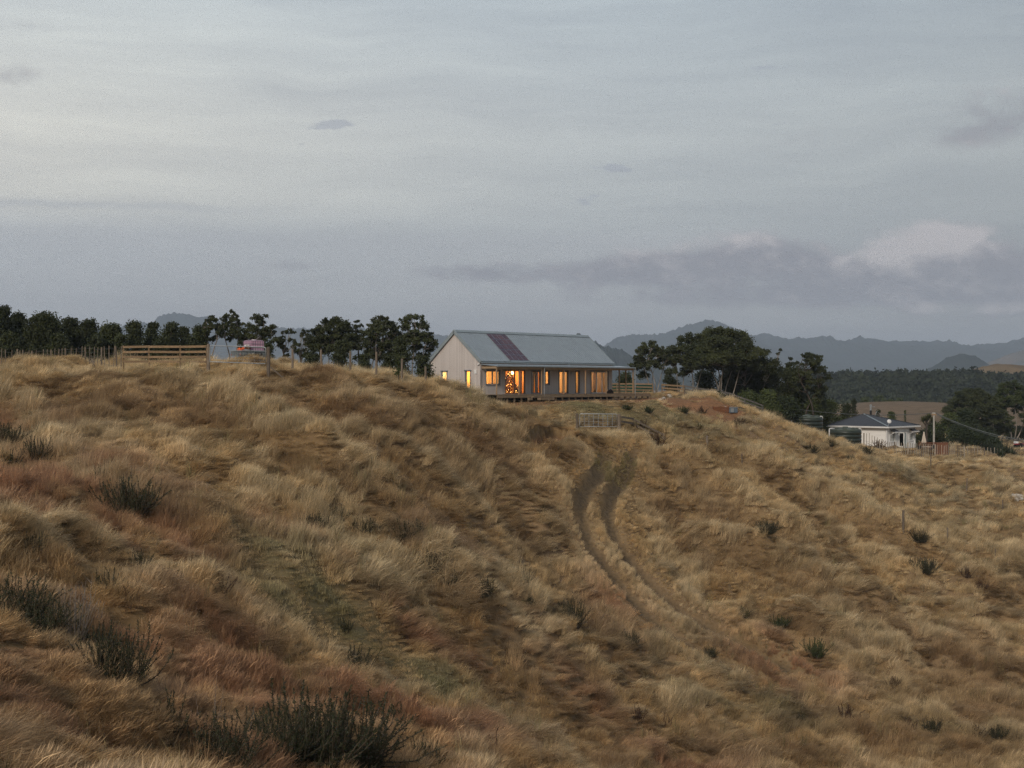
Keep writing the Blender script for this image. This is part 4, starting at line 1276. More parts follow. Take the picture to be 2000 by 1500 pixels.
# wire fence with many battens on the far left
def batten_fence():
    pA, pB = at(-60, 700, 108), at(237, 700, 103)
    t = thing('batten_fence', 'wire fence of grey wooden battens along the western crest', 'fence', (0, 0, 0))
    pxs = [-52, -40, -30, -22, -10, 3, 13, 21, 31, 38, 43, 54, 62, 69, 84, 91, 99, 106, 114, 121, 128, 139, 149, 159, 167, 175, 183, 190, 198, 205, 213, 221, 229, 236]
    tops = []
    for i, px in enumerate(pxs):
        D = 108 - (px + 60) / 300 * 5
        x = (px - 1000) / F * D
        ytop = np.interp(px, [-60, 0, 70, 120, 160, 237], [677, 681, 684, 681, 678, 675])
        zt = (750 - ytop) / F * D + random.uniform(-0.06, 0.06)
        zb = gz(x, D)
        lean = random.uniform(-.06, .06)
        m = MB().bar((x, D, zb - 0.2), (x + lean * (zt - zb), D, zt), 0.055 if i % 4 else 0.10, 0.05 if i % 4 else 0.10)
        m.build('batten' if i % 4 else 'post', 'old_post', t)
        tops.append((x, D, zt, zb))
    for f in (0.10, 0.32, 0.52, 0.72, 0.90):
        MB().tube([(a[0], a[1] - 0.03, a[3] + (a[2] - a[3]) * f) for a in tops], 0.008, 4).build('wire', 'wire_steel', t)
batten_fence()

def rail_fence(name, label, posts, rails, mat, ph=0.12, pw=0.10, rh=0.15, rd=0.035, front=-1, postmat='fence_rail', cat='fence', over=0.0, cloth=None, panel=True):
    """posts: (px, y of the top, D); rails: offsets below the top. Each post and each board is a part."""
    t = thing(name, label, cat, (0, 0, 0))
    P = []
    for px, yt, D in posts:
        p = at(px, yt, D)
        zb = gz(p.x, p.y)
        P.append((p, zb))
        post_mesh(max(p.z - zb, 0.5), pw / 2 * 1.25).build('post', postmat, t).location = (p.x, p.y, zb if p.z - zb > 0.5 else p.z - 0.5)
    for (a, za), (b, zb) in zip(P[:-1], P[1:]):
        d = (b - a); d.z = 0; d.normalize()
        n = Vector((d.y, -d.x, 0)) * (pw / 2 * 1.25 + rd / 2 + 0.004)
        if n.y > 0: n = -n
        for r in rails:
            q0 = a + n - Vector((0, 0, r)) - d * over; q1 = b + n - Vector((0, 0, r)) + d * over
            j = random.uniform(-0.015, 0.015)
            MB().bar(q0 + d * 0.01 + Vector((0, 0, j)), q1 - d * 0.01 + Vector((0, 0, -j)), rd, rh).build('rail', mat, t)
        if cloth:
            q0 = a - n * 0.2; q1 = b - n * 0.2
            MB().add([q0 - Vector((0, 0, cloth[1])), q1 - Vector((0, 0, cloth[1])), q1 - Vector((0, 0, cloth[0])), q0 - Vector((0, 0, cloth[0]))], [(0, 1, 2, 3)]).build('shade_cloth', 'shade_cloth', t)
    return t

rail_fence('rail_fence', 'three bays of new tan timber rails between the battens and the pipe gate', [(241, 675, 103), (291, 674.5, 102), (352, 674.5, 101), (404, 674, 100.5)], [0.10, 0.47, 0.83, 1.15], 'fence_rail', rh=0.16)
rail_fence('yard_fence', 'pale timber yard rails with green shade cloth behind the end of the verandah', [(1150, 747.5, 160), (1205, 748, 156), (1238, 748, 154), (1275, 748.5, 152)], [0.10, 0.42, 0.74, 1.02], 'fence_rail', rh=0.15, cloth=(0.2, 1.05))
rail_fence('yard_fence', 'short pale timber rail section standing alone beside the gap', [(1293, 749.5, 152), (1336, 752.5, 150)], [0.10, 0.45, 0.80], 'fence_rail', rh=0.17)
rail_fence('grey_rail_fence', 'weathered grey timber rails running downhill under the tall eucalypts', [(1337, 752.5, 150), (1362, 757, 150), (1395, 762, 151), (1425, 767, 152), (1455, 778, 152), (1490, 791, 153)], [0.08, 0.42, 0.80], 'grey_rail', rh=0.17, postmat='grey_rail')
rail_fence('track_fence', 'brown timber rails sloping away from the mesh gate', [(1211, 811, 119.3), (1237, 816, on(1237, 838).y), (1296, 846, on(1296, 866).y)], [0.12, 0.50], 'old_post', rh=0.16, postmat='old_post')

def pipe_gate(name, label, a, b, h, bars, verts, tilt=0.0, r=0.034, group=None, thin=None):
    """a rectangular pipe gate between two ground points with mesh wires"""
    a, b = Vector(a), Vector(b)
    t = thing(name, label, 'gate', (0, 0, 0))
    d = (b - a); L = d.length; d.normalize()
    U = Vector((0, 0, 1))
    c = 0.12
    P = lambda u, w: a + d * u + U * w
    MB().tube([P(0, c), P(0, h - c), P(c * .3, h - c * .3), P(c, h), P(L - c, h), P(L - c * .3, h - c * .3), P(L, h - c), P(L, 0), P(0, 0), P(0, c)], r, 7, cap=False).build('frame', 'galvanised', t, smooth=True)
    for k in range(1, bars + 1):
        w = h * k / (bars + 1)
        MB().tube([P(0, w), P(L, w)], thin or 0.010, 5).build('mesh_wire', 'galvanised', t)
    for k in range(1, verts + 1):
        u = L * k / (verts + 1)
        MB().tube([P(u, 0), P(u, h)], thin or 0.026, 5).build('mesh_bar', 'galvanised', t)
    return t
ga, gb = at(1132, 833, 119.6), at(1205, 833.5, 119.6)
pipe_gate('mesh_gate', 'galvanised mesh gate across the track below the house', ga, gb, 1.06, 4, 7)
pipe_gate('pipe_gate', 'long galvanised pipe gate on the crest in front of the trailer', at(410, 706.5, 99), at(519, 710.5, 97), 1.12, 4, 9, thin=0.006)

for px, yt, yb, D, r, lab in ((407, 672, 712, 99.6, 0.11, 'thick gate post where the tan rails meet the pipe gate'), (524, 678, 718, 97, 0.13, 'stout braced strainer post at the free end of the pipe gate'),
                              (1127, 808, 838, 119.6, 0.13, 'gate post on the uphill end of the mesh gate'), (1209, 809, 842, 119.4, 0.14, 'thick gate post between the mesh gate and the sloping rails')):
    p = at(px, yt, D); zb = gz(p.x, p.y)
    o = post_mesh(p.z - zb, r).build('gate_post', 'old_post', None); o.location = (p.x, p.y, zb)
    tag(o, lab, 'post')
    if 'braced' in lab:
        MB().bar((0.1, 0, 0.75), (1.25, 0.1, -0.2), 0.09).build('brace', 'old_post', o)
    if 'uphill' in lab:
        MB().bar((-0.1, 0, 0.62), (-0.75, -0.3, 0.05), 0.05).build('brace', 'galvanised', o)

for px, yt, D, h, lab in ((571, 682, 104, 1.25, 'wooden fence post standing just past the braced strainer post'), (627, 683, 104.5, 1.2, 'pale fence post second after the strainer on the grassy crest'),
                          (684, 686, 105, 1.3, 'split fence post in front of the slender eucalypt'), (735, 687, 105.5, 1.3, 'tan fence post in front of the densest eucalypt'),
                          (785, 701, 106.5, 1.15, 'fence post on the crest before the last eucalypt'), (831, 716, 108, 0.95, 'short fence post next to the gable of the timber house')):
    p = at(px, yt, D)
    h = max(h, p.z - gz(p.x, p.y))
    fence_post((p.x, p.y, p.z - h), h, 0.085, lab, 'posts along the crest')
for px, yb, hpx, lab in ((1381, 880, 22, 'weathered post on the slope below the clay bank'), (1449, 906, 14, 'short post halfway down the ridge line of the eastern slope'), (1764, 1040, 38, 'thick dark post above the gorse on the eastern slope'),
                         (1851, 1057, 22, 'thin stake next to the gorse on the eastern slope'), (1818, 915, 26, 'grey post below the picket fence'), (1888, 958, 22, 'rusty stake near the eastern edge of the slope'),
                         (1944, 1090, 14, 'charred stump in the dry grass of the eastern slope'), (1959, 1000, 20, 'thin leaning stake by the pale rubble'), (1958, 880, 26, 'post in the grazed paddock beside the flax'), (1998, 905, 28, 'post at the edge of the paddock near the quad bike')):
    if 'paddock' in lab:
        D = 215 if 'flax' in lab else 200
        p = under(px, D); h = 1.5
    else:
        p = on(px, yb); h = hpx / F * p.y + 0.1
    fence_post(p, h, 0.055 if 'thick' not in lab and 'weathered' not in lab else 0.11, lab, 'posts on the eastern slope', random.uniform(-.05, .05))

# picket-like battens round the cottage garden
def picket_fence():
    t = thing('picket_fence', 'open fence of pale wooden pickets around the cottage garden', 'fence', (0, 0, 0))
    tops = []
    pxs = list(np.arange(1687, 1738, 5.2)) + list(np.arange(1738, 1862, 4.4)) + list(np.arange(1864, 1960, 6.5))
    for i, px in enumerate(pxs):
        D = np.interp(px, [1687, 1735, 1860, 1960], [169, 170, 171, 172])
        yt = np.interp(px, [1687, 1698, 1715, 1735, 1760, 1790, 1860, 1960], [851, 853, 862, 869, 870, 872, 876, 882]) + random.uniform(-1.5, 1.5)
        p = at(px, yt - 6, D)
        zb = min(gz(p.x, p.y), p.z - 0.7)
        m = MB().bar((p.x, p.y, zb - 0.1), (p.x + random.uniform(-.04, .04), p.y, p.z), 0.07 if i % 6 else 0.11, 0.05 if i % 6 else 0.11)
        m.build('picket', 'picket_grey' if i % 4 else 'old_post', t)
        tops.append((p.x, p.y - 0.04, zb + (p.z - zb) * 0.5))
    for dz in (-0.15, 0.25):
        MB().tube([(a, b, c + dz) for a, b, c in tops], 0.01, 4).build('wire', 'wire_steel', t)
picket_fence()

# ------------------------------------------------------------------ trailer with a caged tank
def trailer():
    p = at(487, 702, 108)
    zb = gz(p.x, p.y) + 0.02
    t = thing('trailer', 'grey steel farm trailer parked in long grass behind the pipe gate', 'trailer', (p.x, p.y, zb), R(40))
    m = MB()
    Lx, Ly = 2.3, 1.55     # tailgate faces -x, side faces -y
    z0, z1 = 0.42, 0.76
    m.box((-Lx / 2, -Ly / 2, z0), (Lx / 2, Ly / 2, z0 + 0.05))
    for lo, hi in (((-Lx / 2, -Ly / 2, z0 + .052), (-Lx / 2 + .04, Ly / 2, z1)), ((Lx / 2 - .04, -Ly / 2, z0 + .052), (Lx / 2, Ly / 2, z1)), ((-Lx / 2 + .042, -Ly / 2, z0 + .052), (Lx / 2 - .042, -Ly / 2 + .04, z1)), ((-Lx / 2 + .042, Ly / 2 - .04, z0 + .052), (Lx / 2 - .042, Ly / 2, z1))):
        m.box(lo, hi)
    m.build('tray', 'trailer_steel', t)
    r = MB()
    for lo, hi in (((-Lx / 2 - .06, -Ly / 2 - .06, z1 + .002), (-Lx / 2 + .05, Ly / 2 + .06, z1 + .07)), ((Lx / 2 - .05, -Ly / 2 - .06, z1 + .002), (Lx / 2 + .06, Ly / 2 + .06, z1 + .07)), ((-Lx / 2 + .052, -Ly / 2 - .06, z1 + .002), (Lx / 2 - .052, -Ly / 2 + .05, z1 + .07)), ((-Lx / 2 + .052, Ly / 2 - .05, z1 + .002), (Lx / 2 - .052, Ly / 2 + .06, z1 + .07))):
        r.box(lo, hi)
    r.build('top_rail', 'galvanised', t)
    for s in (-1, 1):
        w = MB(); 
        M = Matrix.Translation((0.15, s * (Ly / 2 + 0.13), 0.30)) @ Matrix.Rotation(math.pi / 2, 4, 'X')
        tmp = MB().lathe([(0.14, -0.08), (0.27, -0.09), (0.30, -0.05), (0.30, 0.05), (0.27, 0.09), (0.14, 0.08)], n=20)
        tmp.v = [tuple(M @ Vector(v)) for v in tmp.v]; wo = tmp.build('wheel', 'rubber', t)
        tmp = MB().lathe([(0.0, -0.07), (0.138, -0.07), (0.138, 0.07), (0.0, 0.07)], n=16); tmp.v = [tuple(M @ Vector(v)) for v in tmp.v]; tmp.build('rim', 'galvanised', wo)
        g = MB(); y0 = s * (Ly / 2 + 0.03); y1 = s * (Ly / 2 + 0.25)
        pr = [(-0.30, 0.36), (-0.24, 0.60), (-0.10, 0.68), (0.40, 0.68), (0.54, 0.60), (0.60, 0.36)]
        vs = [(x, min(y0, y1), z) for x, z in pr] + [(x, max(y0, y1), z) for x, z in pr]
        g.add(vs, [(i, i + 1, i + 7, i + 6) for i in range(5)]); g.build('mudguard', 'trailer_steel', t)
        MB().box((-Lx / 2 - 0.012, s * 0.66 - 0.06, 0.50), (-Lx / 2 - 0.001, s * 0.66 + 0.06, 0.56)).build('tail_lamp', 'red_paint', t)
    MB().bar((Lx / 2, 0, z0), (Lx / 2 + 1.1, 0, z0 - 0.05), 0.08).build('drawbar', 'trailer_steel', t)
    # caged container
    def W(x, y, z):
        return t.matrix_basis_world @ Vector((x, y, z))
    c, s = math.cos(R(40)), math.sin(R(40))
    cx, cy = 0.42, 0.08
    q = (p.x + cx * c - cy * s, p.y + cx * s + cy * c, zb + z0 + 0.055)
    k = thing('caged_tank', 'square pink-white plastic liquid tank in a wire cage on the trailer', 'tank', q, R(40))
    a = 0.58
    MB().cbox((-a, -a, 0.12), (a, a, 1.14), 0.07).build('bladder', 'pink_plastic', k)
    MB().lathe([(0.16, 1.14), (0.16, 1.20), (0.0, 1.205)], (0, 0, 0), 14).build('cap', 'white_paint', k)
    MB().box((-a - .03, -a - .03, 0.0), (a + .03, a + .03, 0.11)).build('pallet', 'cage_steel', k)
    e = a + 0.025
    for i in range(7):
        u = -e + 2 * e * i / 6
        for pts_ in ([(u, -e, .1), (u, -e, 1.1)], [(u, e, .1), (u, e, 1.1)], [(-e, u, .1), (-e, u, 1.1)], [(e, u, .1), (e, u, 1.1)]):
            if abs(u) < e - 1e-3 or pts_[0][0] in (-e, e) and abs(pts_[0][1]) == e:
                MB().tube(pts_, 0.013, 5).build('cage_bar', 'cage_steel', k)
    for z in (0.3, 0.58, 0.86, 1.1):
        MB().tube([(-e, -e, z), (e, -e, z), (e, e, z), (-e, e, z), (-e, -e, z)], 0.014, 5, cap=False).build('cage_ring', 'cage_steel', k)
    MB().box((-e - 0.02, -0.42, 0.62), (-e - 0.012, 0.30, 0.80)).build('label_plate', 'white_paint', k)
    MB().box((-e - 0.02, -0.50, 0.20), (-e - 0.016, 0.50, 0.60)).build('grey_panel', 'galvanised', k)
    MB().tube([(0.1, -0.1, 1.14), (0.34, -0.3, 1.45)], 0.012, 5).build('dip_stick', 'galvanised', k)
    b = MB()
    for i in range(26):
        rr = random.uniform(0.07, 0.12)
        b.lathe([(0.01, -rr), (rr * .8, -rr * .5), (rr, 0), (rr * .7, rr * .6), (0.01, rr)], (random.uniform(-.16, .16), random.uniform(-.42, .42), random.uniform(0.1, 0.52)), 7)
    qq = (p.x - 0.62 * c + 0.05 * s, p.y - 0.62 * s - 0.05 * c, zb + z0 + 0.05)
    o = b.build('orange_netting', 'orange_plastic', None); o.location = qq; o.rotation_euler = (0, 0, R(40))
    tag(o, 'crumpled bright orange netting in the trailer tray', 'netting')
    o = MB().tube([(0.2 * math.cos(u * .35), 0.2 * math.sin(u * .35), 0.55 + 0.004 * u) for u in range(60)], 0.03, 6).build('hose_coil', 'rust_brown', None)
    o.location = (p.x - 0.45 * c + 0.55 * s, p.y - 0.45 * s - 0.55 * c, zb + z0 - 0.02); o.rotation_euler = (0, 0, R(40))
    tag(o, 'coiled hose at the corner of the trailer tray', 'hose')
trailer()

# ------------------------------------------------------------------ utility pole and lines
def utility():
    p = under(1824, 186)
    top = (750 - 806.5) / F * 186
    h = top - p.z
    t = thing('utility_pole', 'slim power pole with a short crossarm beside the cottage garden', 'pole', p, 0)
    MB().tube([(0, 0, -0.5), (0, 0, h)], [0.15, 0.11], 10).build('shaft', 'concrete_pole', t)
    MB().box((-0.30, -0.14, h - 0.28), (0.30, 0.14, h - 0.10)).build('crossarm', 'post_timber', t)
    MB().bar((0, 0, h - 0.75), (-0.24, 0, h - 0.28), 0.05).build('brace', 'post_timber', t)
    MB().bar((0, 0, h - 0.75), (0.24, 0, h - 0.28), 0.05).build('brace', 'post_timber', t)
    for x in (-0.24, -0.12, 0.0, 0.12, 0.24):
        MB().lathe([(0.035, h - 0.10), (0.035, h + 0.02), (0.02, h + 0.05), (0.0, h + 0.05)], (x, 0, 0), 8).build('insulator', 'white_paint', t)
    P0 = Vector((p.x, p.y, p.z + h))
    def wire(a, b, sag, r, lab):
        a, b = Vector(a), Vector(b)
        pts_ = [a.lerp(b, i / 20) - Vector((0, 0, sag * 4 * (i / 20) * (1 - i / 20))) for i in range(21)]
        o = MB().tube(pts_, r, 5).build('power_cable', 'cable', None)
        tag(o, lab, 'cable', 'overhead power cables')
    wire(P0 - Vector((0.2, 0, 0)), at(1535, 796, 172), 0.55, 0.04, 'overhead cable crossing above the cottage roof to the dark trees')
    wire(P0 + Vector((0.2, 0, 0)), at(2040, 862, 176), 0.8, 0.055, 'thick overhead cable dropping across the eastern trees')
    wire(P0 + Vector((0.1, 0, -0.1)), at(2040, 866, 177), 0.8, 0.03, 'lower overhead cable slung under the thick one')
utility()

# ------------------------------------------------------------------ cottage garden things
def garden():
    q = under(1841, 174); q2 = at(1841, 864, 174)
    t = thing('timber_screen', 'reddish-brown timber screen panel at the end of the cottage deck', 'screen', (q2.x, q2.y, q.z), R(4))
    H = q2.z - q.z
    for k in range(9):
        MB().box((-0.68 + k * 0.152, 0, 0), (-0.68 + k * 0.152 + 0.145, 0.03, H - 0.05)).build('board', 'brown_boards', t)
    MB().box((-0.70, -0.03, H - 0.048), (0.72, 0.09, H)).build('cap_rail', 'brown_boards', t)
    MB().box((-0.70, 0.032, 0), (-0.66, 0.8, H - 0.05)).build('side_board', 'brown_boards', t)
    q = under(1814, 180); zt = (750 - 864) / F * 180
    t = thing('deck_balustrade', 'low brown timber balustrade behind the garden table', 'balustrade', (q.x, q.y, q.z), 0)
    hh = zt - q.z
    MB().box((-1.3, -0.04, hh - 0.06), (1.3, 0.04, hh)).build('handrail', 'brown_boards', t)
    for k in range(18):
        MB().box((-1.28 + k * 0.15, -0.02, 0), (-1.28 + k * 0.15 + 0.07, 0.02, hh - 0.062)).build('baluster', 'brown_boards', t)
    q = under(1804.5, 178); zt = (750 - 843) / F * 178
    t = thing('parasol', 'folded cream parasol standing on the cottage deck', 'parasol', (q.x, q.y, q.z), 0)
    hh = zt - q.z
    MB().tube([(0, 0, 0), (0, 0, hh)], 0.03, 8).build('pole', 'galvanised', t)
    n = 16; vs = []; fs = []
    prof = [(0.03, hh), (0.07, hh - .06), (0.10, hh - .35), (0.16, hh - .8), (0.24, hh - 1.25), (0.20, hh - 1.36)]
    for j, (r, z) in enumerate(prof):
        for i in range(n):
            a = 2 * math.pi * i / n
            rr = r * (1 + (0.22 if i % 2 else -0.12) * min(1, j / 2))
            vs.append((rr * math.cos(a), rr * math.sin(a), z - (0.06 if j == 5 and i % 2 else 0)))
    for j in range(len(prof) - 1):
        for i in range(n):
            k = (i + 1) % n
            fs.append((j * n + i, j * n + k, (j + 1) * n + k, (j + 1) * n + i))
    MB().add(vs, fs).build('canopy', 'canvas', t)
    q = under(1810, 176)
    t = thing('garden_table', 'garden table with pale top below the folded parasol', 'table', q, 0)
    MB().box((-0.55, -0.4, 0.70), (0.55, 0.4, 0.745)).build('table_top', 'canvas', t)
    for sx in (-1, 1):
        for sy in (-1, 1):
            MB().box((sx * 0.48 - .03, sy * 0.33 - .03, 0), (sx * 0.48 + .03, sy * 0.33 + .03, 0.698)).build('leg', 'black_metal', t)
    for px, lab in ((1797, 'dark garden chair on the cottage side of the table'), (1823, 'dark garden chair between the table and the brown screen')):
        q = under(px, 176.3)
        t = thing('garden_chair', lab, 'chair', q, 0)
        MB().box((-0.22, -0.22, 0.42), (0.22, 0.22, 0.46)).build('seat', 'black_metal', t)
        MB().box((-0.22, 0.18, 0.462), (0.22, 0.22, 0.88)).build('backrest', 'black_metal', t)
        for sx in (-1, 1):
            for sy in (-1, 1):
                MB().box((sx * .19 - .02, sy * .19 - .02, 0), (sx * .19 + .02, sy * .19 + .02, 0.418)).build('leg', 'black_metal', t)
garden()

def quad_bike():
    q = under(1993, 228)
    t = thing('quad_bike', 'small red quad bike with a white box in the grazed paddock', 'quad bike', q, R(8))
    for x in (-0.62, 0.62):
        for y in (-0.42, 0.42):
            M = Matrix.Translation((x, y, 0.30)) @ Matrix.Rotation(math.pi / 2, 4, 'X')
            w = MB().lathe([(0.12, -0.11), (0.26, -0.12), (0.30, -0.08), (0.30, 0.08), (0.26, 0.12), (0.12, 0.11)], n=16); w.v = [tuple(M @ Vector(v)) for v in w.v]
            wo = w.build('wheel', 'rubber', t)
            w = MB().lathe([(0, -0.09), (0.118, -0.09), (0.118, 0.09), (0, 0.09)], n=12); w.v = [tuple(M @ Vector(v)) for v in w.v]; w.build('rim', 'galvanised', wo)
    def loft(pr, y, mat, nm):
        vs = [(x, -y, z) for x, z in pr] + [(x, y, z) for x, z in pr]
        n = len(pr)
        MB().add(vs, [(i, (i + 1) % n, n + (i + 1) % n, n + i) for i in range(n)] + [tuple(range(n - 1, -1, -1)), tuple(range(n, 2 * n))]).build(nm, mat, t)
    loft([(-0.95, 0.62), (-0.9, 0.72), (-0.4, 0.74), (-0.3, 0.66), (-0.95, 0.58)], 0.5, 'red_paint', 'rear_fender')
    loft([(0.30, 0.66), (0.42, 0.78), (0.80, 0.80), (0.98, 0.64), (0.95, 0.58), (0.3, 0.6)], 0.5, 'red_paint', 'front_fender')
    loft([(-0.5, 0.35), (0.6, 0.35), (0.5, 0.72), (-0.4, 0.70)], 0.2, 'black_metal', 'engine_block')
    loft([(-0.42, 0.745), (-0.36, 0.86), (0.10, 0.84), (0.22, 0.74)], 0.16, 'black_metal', 'seat')
    MB().tube([(0.36, -0.38, 1.02), (0.42, 0, 0.98), (0.36, 0.38, 1.02)], 0.022, 6).build('handlebar', 'black_metal', t)
    MB().tube([(0.42, 0, 0.98), (0.56, 0, 0.78)], 0.03, 6).build('steering_stem', 'black_metal', t)
    MB().cbox((-0.98, -0.36, 0.78), (-0.50, 0.36, 1.06), 0.03).build('carry_box', 'white_paint', t)
    for y in (-0.25, 0.25):
        MB().box((0.985, y - .06, 0.66), (1.0, y + .06, 0.74)).build('headlight', 'white_paint', t)
quad_bike()

# pump box, gate-side bits and stones
def pump_box():
    q = on(1430, 806)
    t = thing('pump_box', 'small grey metal pump cabinet with pale lid on the clay bank', 'cabinet', q, R(25))
    MB().cbox((-0.42, -0.34, 0), (0.42, 0.34, 0.50), 0.015).build('body', 'box_blue', t)
    l = MB().box((-0.46, -0.38, 0.502), (0.46, 0.38, 0.545)).build('lid', 'galvanised', t)
    MB().box((-0.40, -0.352, 0.06), (-0.04, -0.341, 0.44)).build('door', 'galvanised', t)
    MB().tube([(0.45, 0.1, 0.52), (1.1, 0.15, 0.50), (1.7, 0.2, 0.34)], 0.03, 6).build('hose', 'black_metal', t)
    q = on(1417, 806)
    o = MB().cbox((-0.09, -0.09, -0.1), (0.09, 0.09, 0.52), 0.015).build('marker_peg', 'white_paint', None)
    o.location = q; tag(o, 'short white marker peg beside the pump cabinet', 'peg')
    q = on(1408, 805)
    t = thing('retaining_panel', 'rusty brown timber retaining panel cut into the clay next to the cabinet', 'panel', q, R(6))
    for k in range(4):
        MB().box((-0.75, -0.03, k * 0.14 - 0.05), (0.75, 0.03, k * 0.14 + 0.08)).build('plank', 'rust_brown', t)
    for x in (-0.76, 0.0, 0.76):
        MB().box((x - .05, 0.032, -0.1), (x + .05, 0.12, 0.56)).build('post', 'rust_brown', t)
pump_box()

def rock(px, py, s, lab, group='pale stones'):
    n_u, n_v = 9, 6
    vs, fs = [], []
    ph = random.uniform(0, 6)
    for j in range(n_v + 1):
        th = math.pi * j / n_v
        for i in range(n_u):
            a = 2 * math.pi * i / n_u
            r = s * (1 + 0.25 * math.sin(2 * a + ph) + 0.18 * math.sin(3 * a + 2 * th + ph) + random.uniform(-.1, .1))
            vs.append((r * math.sin(th) * math.cos(a), r * math.sin(th) * math.sin(a) * .8, r * 0.6 * math.cos(th)))
    for j in range(n_v):
        for i in range(n_u):
            k = (i + 1) % n_u
            fs.append((j * n_u + i, (j + 1) * n_u + i, (j + 1) * n_u + k, j * n_u + k))
    o = MB().add(vs, fs).build('stone', 'pale_rock', None)
    q = on(px, py); o.location = q + Vector((0, 0, s * .25)); o.rotation_euler = (0, 0, random.uniform(0, 6))
    tag(o, lab, 'stone', group)
rock(1307, 776, 0.34, 'largest pale stone lying past the end of the deck')
rock(1296, 780, 0.26, 'pale flat stone next to the largest one past the deck')
rock(1290, 782, 0.20, 'small pale stone lowest of the three past the deck')
rock(1308, 773, 0.15, 'round white stone just above the largest stone')
for i, (px, py, s) in enumerate(((1984, 974, 0.42), (1992, 972, 0.34), (1978, 971, 0.30), (1994, 977, 0.28), (1985, 979, 0.30))):
    rock(px, py, s, ('largest block of the grey-white rubble heap at the eastern edge', 'second block of the rubble heap, against the eastern edge of the view', 'uppermost block of the grey-white rubble heap', 'small block at the lower eastern side of the rubble heap', 'lowest block in front of the rubble heap')[i], 'rubble heap on the eastern slope')
rock(1976, 953, 0.22, 'single grey stone above the rubble heap')
for i, (px, py, a, L) in enumerate(((1553, 1374, 0.3, 1.3), (1612, 1388, -0.2, 1.1), (1880, 1418, 0.15, 0.9))):
    q = on(px, py)
    o = MB().tube([(-L / 2, 0, 0.06), (-L / 6, 0.05, 0.14), (L / 4, -0.04, 0.1), (L / 2, 0.02, 0.16)], [0.05, 0.045, 0.03, 0.015], 6).build('fallen_branch', 'concrete_pole', None)
    o.location = q; o.rotation_euler = (0, 0, a)
    tag(o, ('bleached fallen branch in the green hollow at the foot of the slope', 'second bleached branch beside the brown dock weed', 'thin bleached stick by the dark leafy weed')[i], 'branch', 'fallen branches')

# ================================================================== TREES
def leafmat(name, c1, c2, sc=0.35):
    pmat(name, c1, c2, 0.7, sc, 4, coords='Object', transl=0.18, spec=0.25, rnd=0.15)
leafmat('gum_leaf', (0.075, 0.085, 0.034), (0.034, 0.042, 0.019))
leafmat('dense_leaf', (0.058, 0.068, 0.027), (0.026, 0.033, 0.015))
leafmat('shrub_leaf', (0.085, 0.105, 0.036), (0.042, 0.056, 0.020))
leafmat('dark_shrub_leaf', (0.045, 0.060, 0.027), (0.024, 0.033, 0.017))
leafmat('flax_leaf', (0.050, 0.062, 0.034), (0.022, 0.030, 0.018), 2.0)
leafmat('cabbage_leaf', (0.11, 0.115, 0.045), (0.055, 0.062, 0.024), 2.0)
pmat('gum_bark', (0.33, 0.29, 0.245), (0.17, 0.145, 0.12), 0.9, 1.5, 5, stretch=(3, 3, 0.5), bump=0.3)
pmat('dark_bark', (0.085, 0.068, 0.055), (0.05, 0.04, 0.033), 0.95, 2, 5, bump=0.3)

def leaf_quads(cent, rad, n_each, L, W, droop, g):
    """rhombic leaves spread through the outer part of ellipsoids"""
    cent = np.asarray(cent, float); rad = np.asarray(rad, float); n_each = np.asarray(n_each, int)
    C = np.repeat(cent, n_each, 0); Rr = np.repeat(rad, n_each, 0)
    n = len(C)
    d = g.normal(0, 1, (n, 3)); d /= np.linalg.norm(d, axis=1)[:, None]
    rr = np.minimum(np.abs(g.normal(0.55, 0.33, n)), 1.18)
    p = C + d * Rr * rr[:, None]
    ax = d * 0.5 + g.normal(0, 0.7, (n, 3)); ax[:, 2] -= droop
    ax /= np.linalg.norm(ax, axis=1)[:, None]
    s = np.cross(ax, g.normal(0, 1, (n, 3))); s /= (np.linalg.norm(s, axis=1)[:, None] + 1e-9)
    k = g.uniform(0.7, 1.3, n)[:, None]
    ax = ax * L * k; s = s * W * k
    v = np.stack([p - ax * .5, p + s * .5, p + ax * .5, p - s * .5], 1).reshape(-1, 3)
    return v

def limb(m, a, b, r0, r1, g, bend=0.18, n=5, sides=5):
    a, b = np.array(a, float), np.array(b, float)
    L = np.linalg.norm(b - a)
    off = g.normal(0, 1, 3) * L * bend * 0.5
    off[2] = abs(off[2]) * 0.6
    ptsl = []
    for i in range(n):
        t = i / (n - 1)
        ptsl.append(a + (b - a) * t + off * math.sin(math.pi * t) * (1 - 0.3 * t))
    m.tube(ptsl, [r0 + (r1 - r0) * i / (n - 1) for i in range(n)], sides, cap=False)
    return ptsl

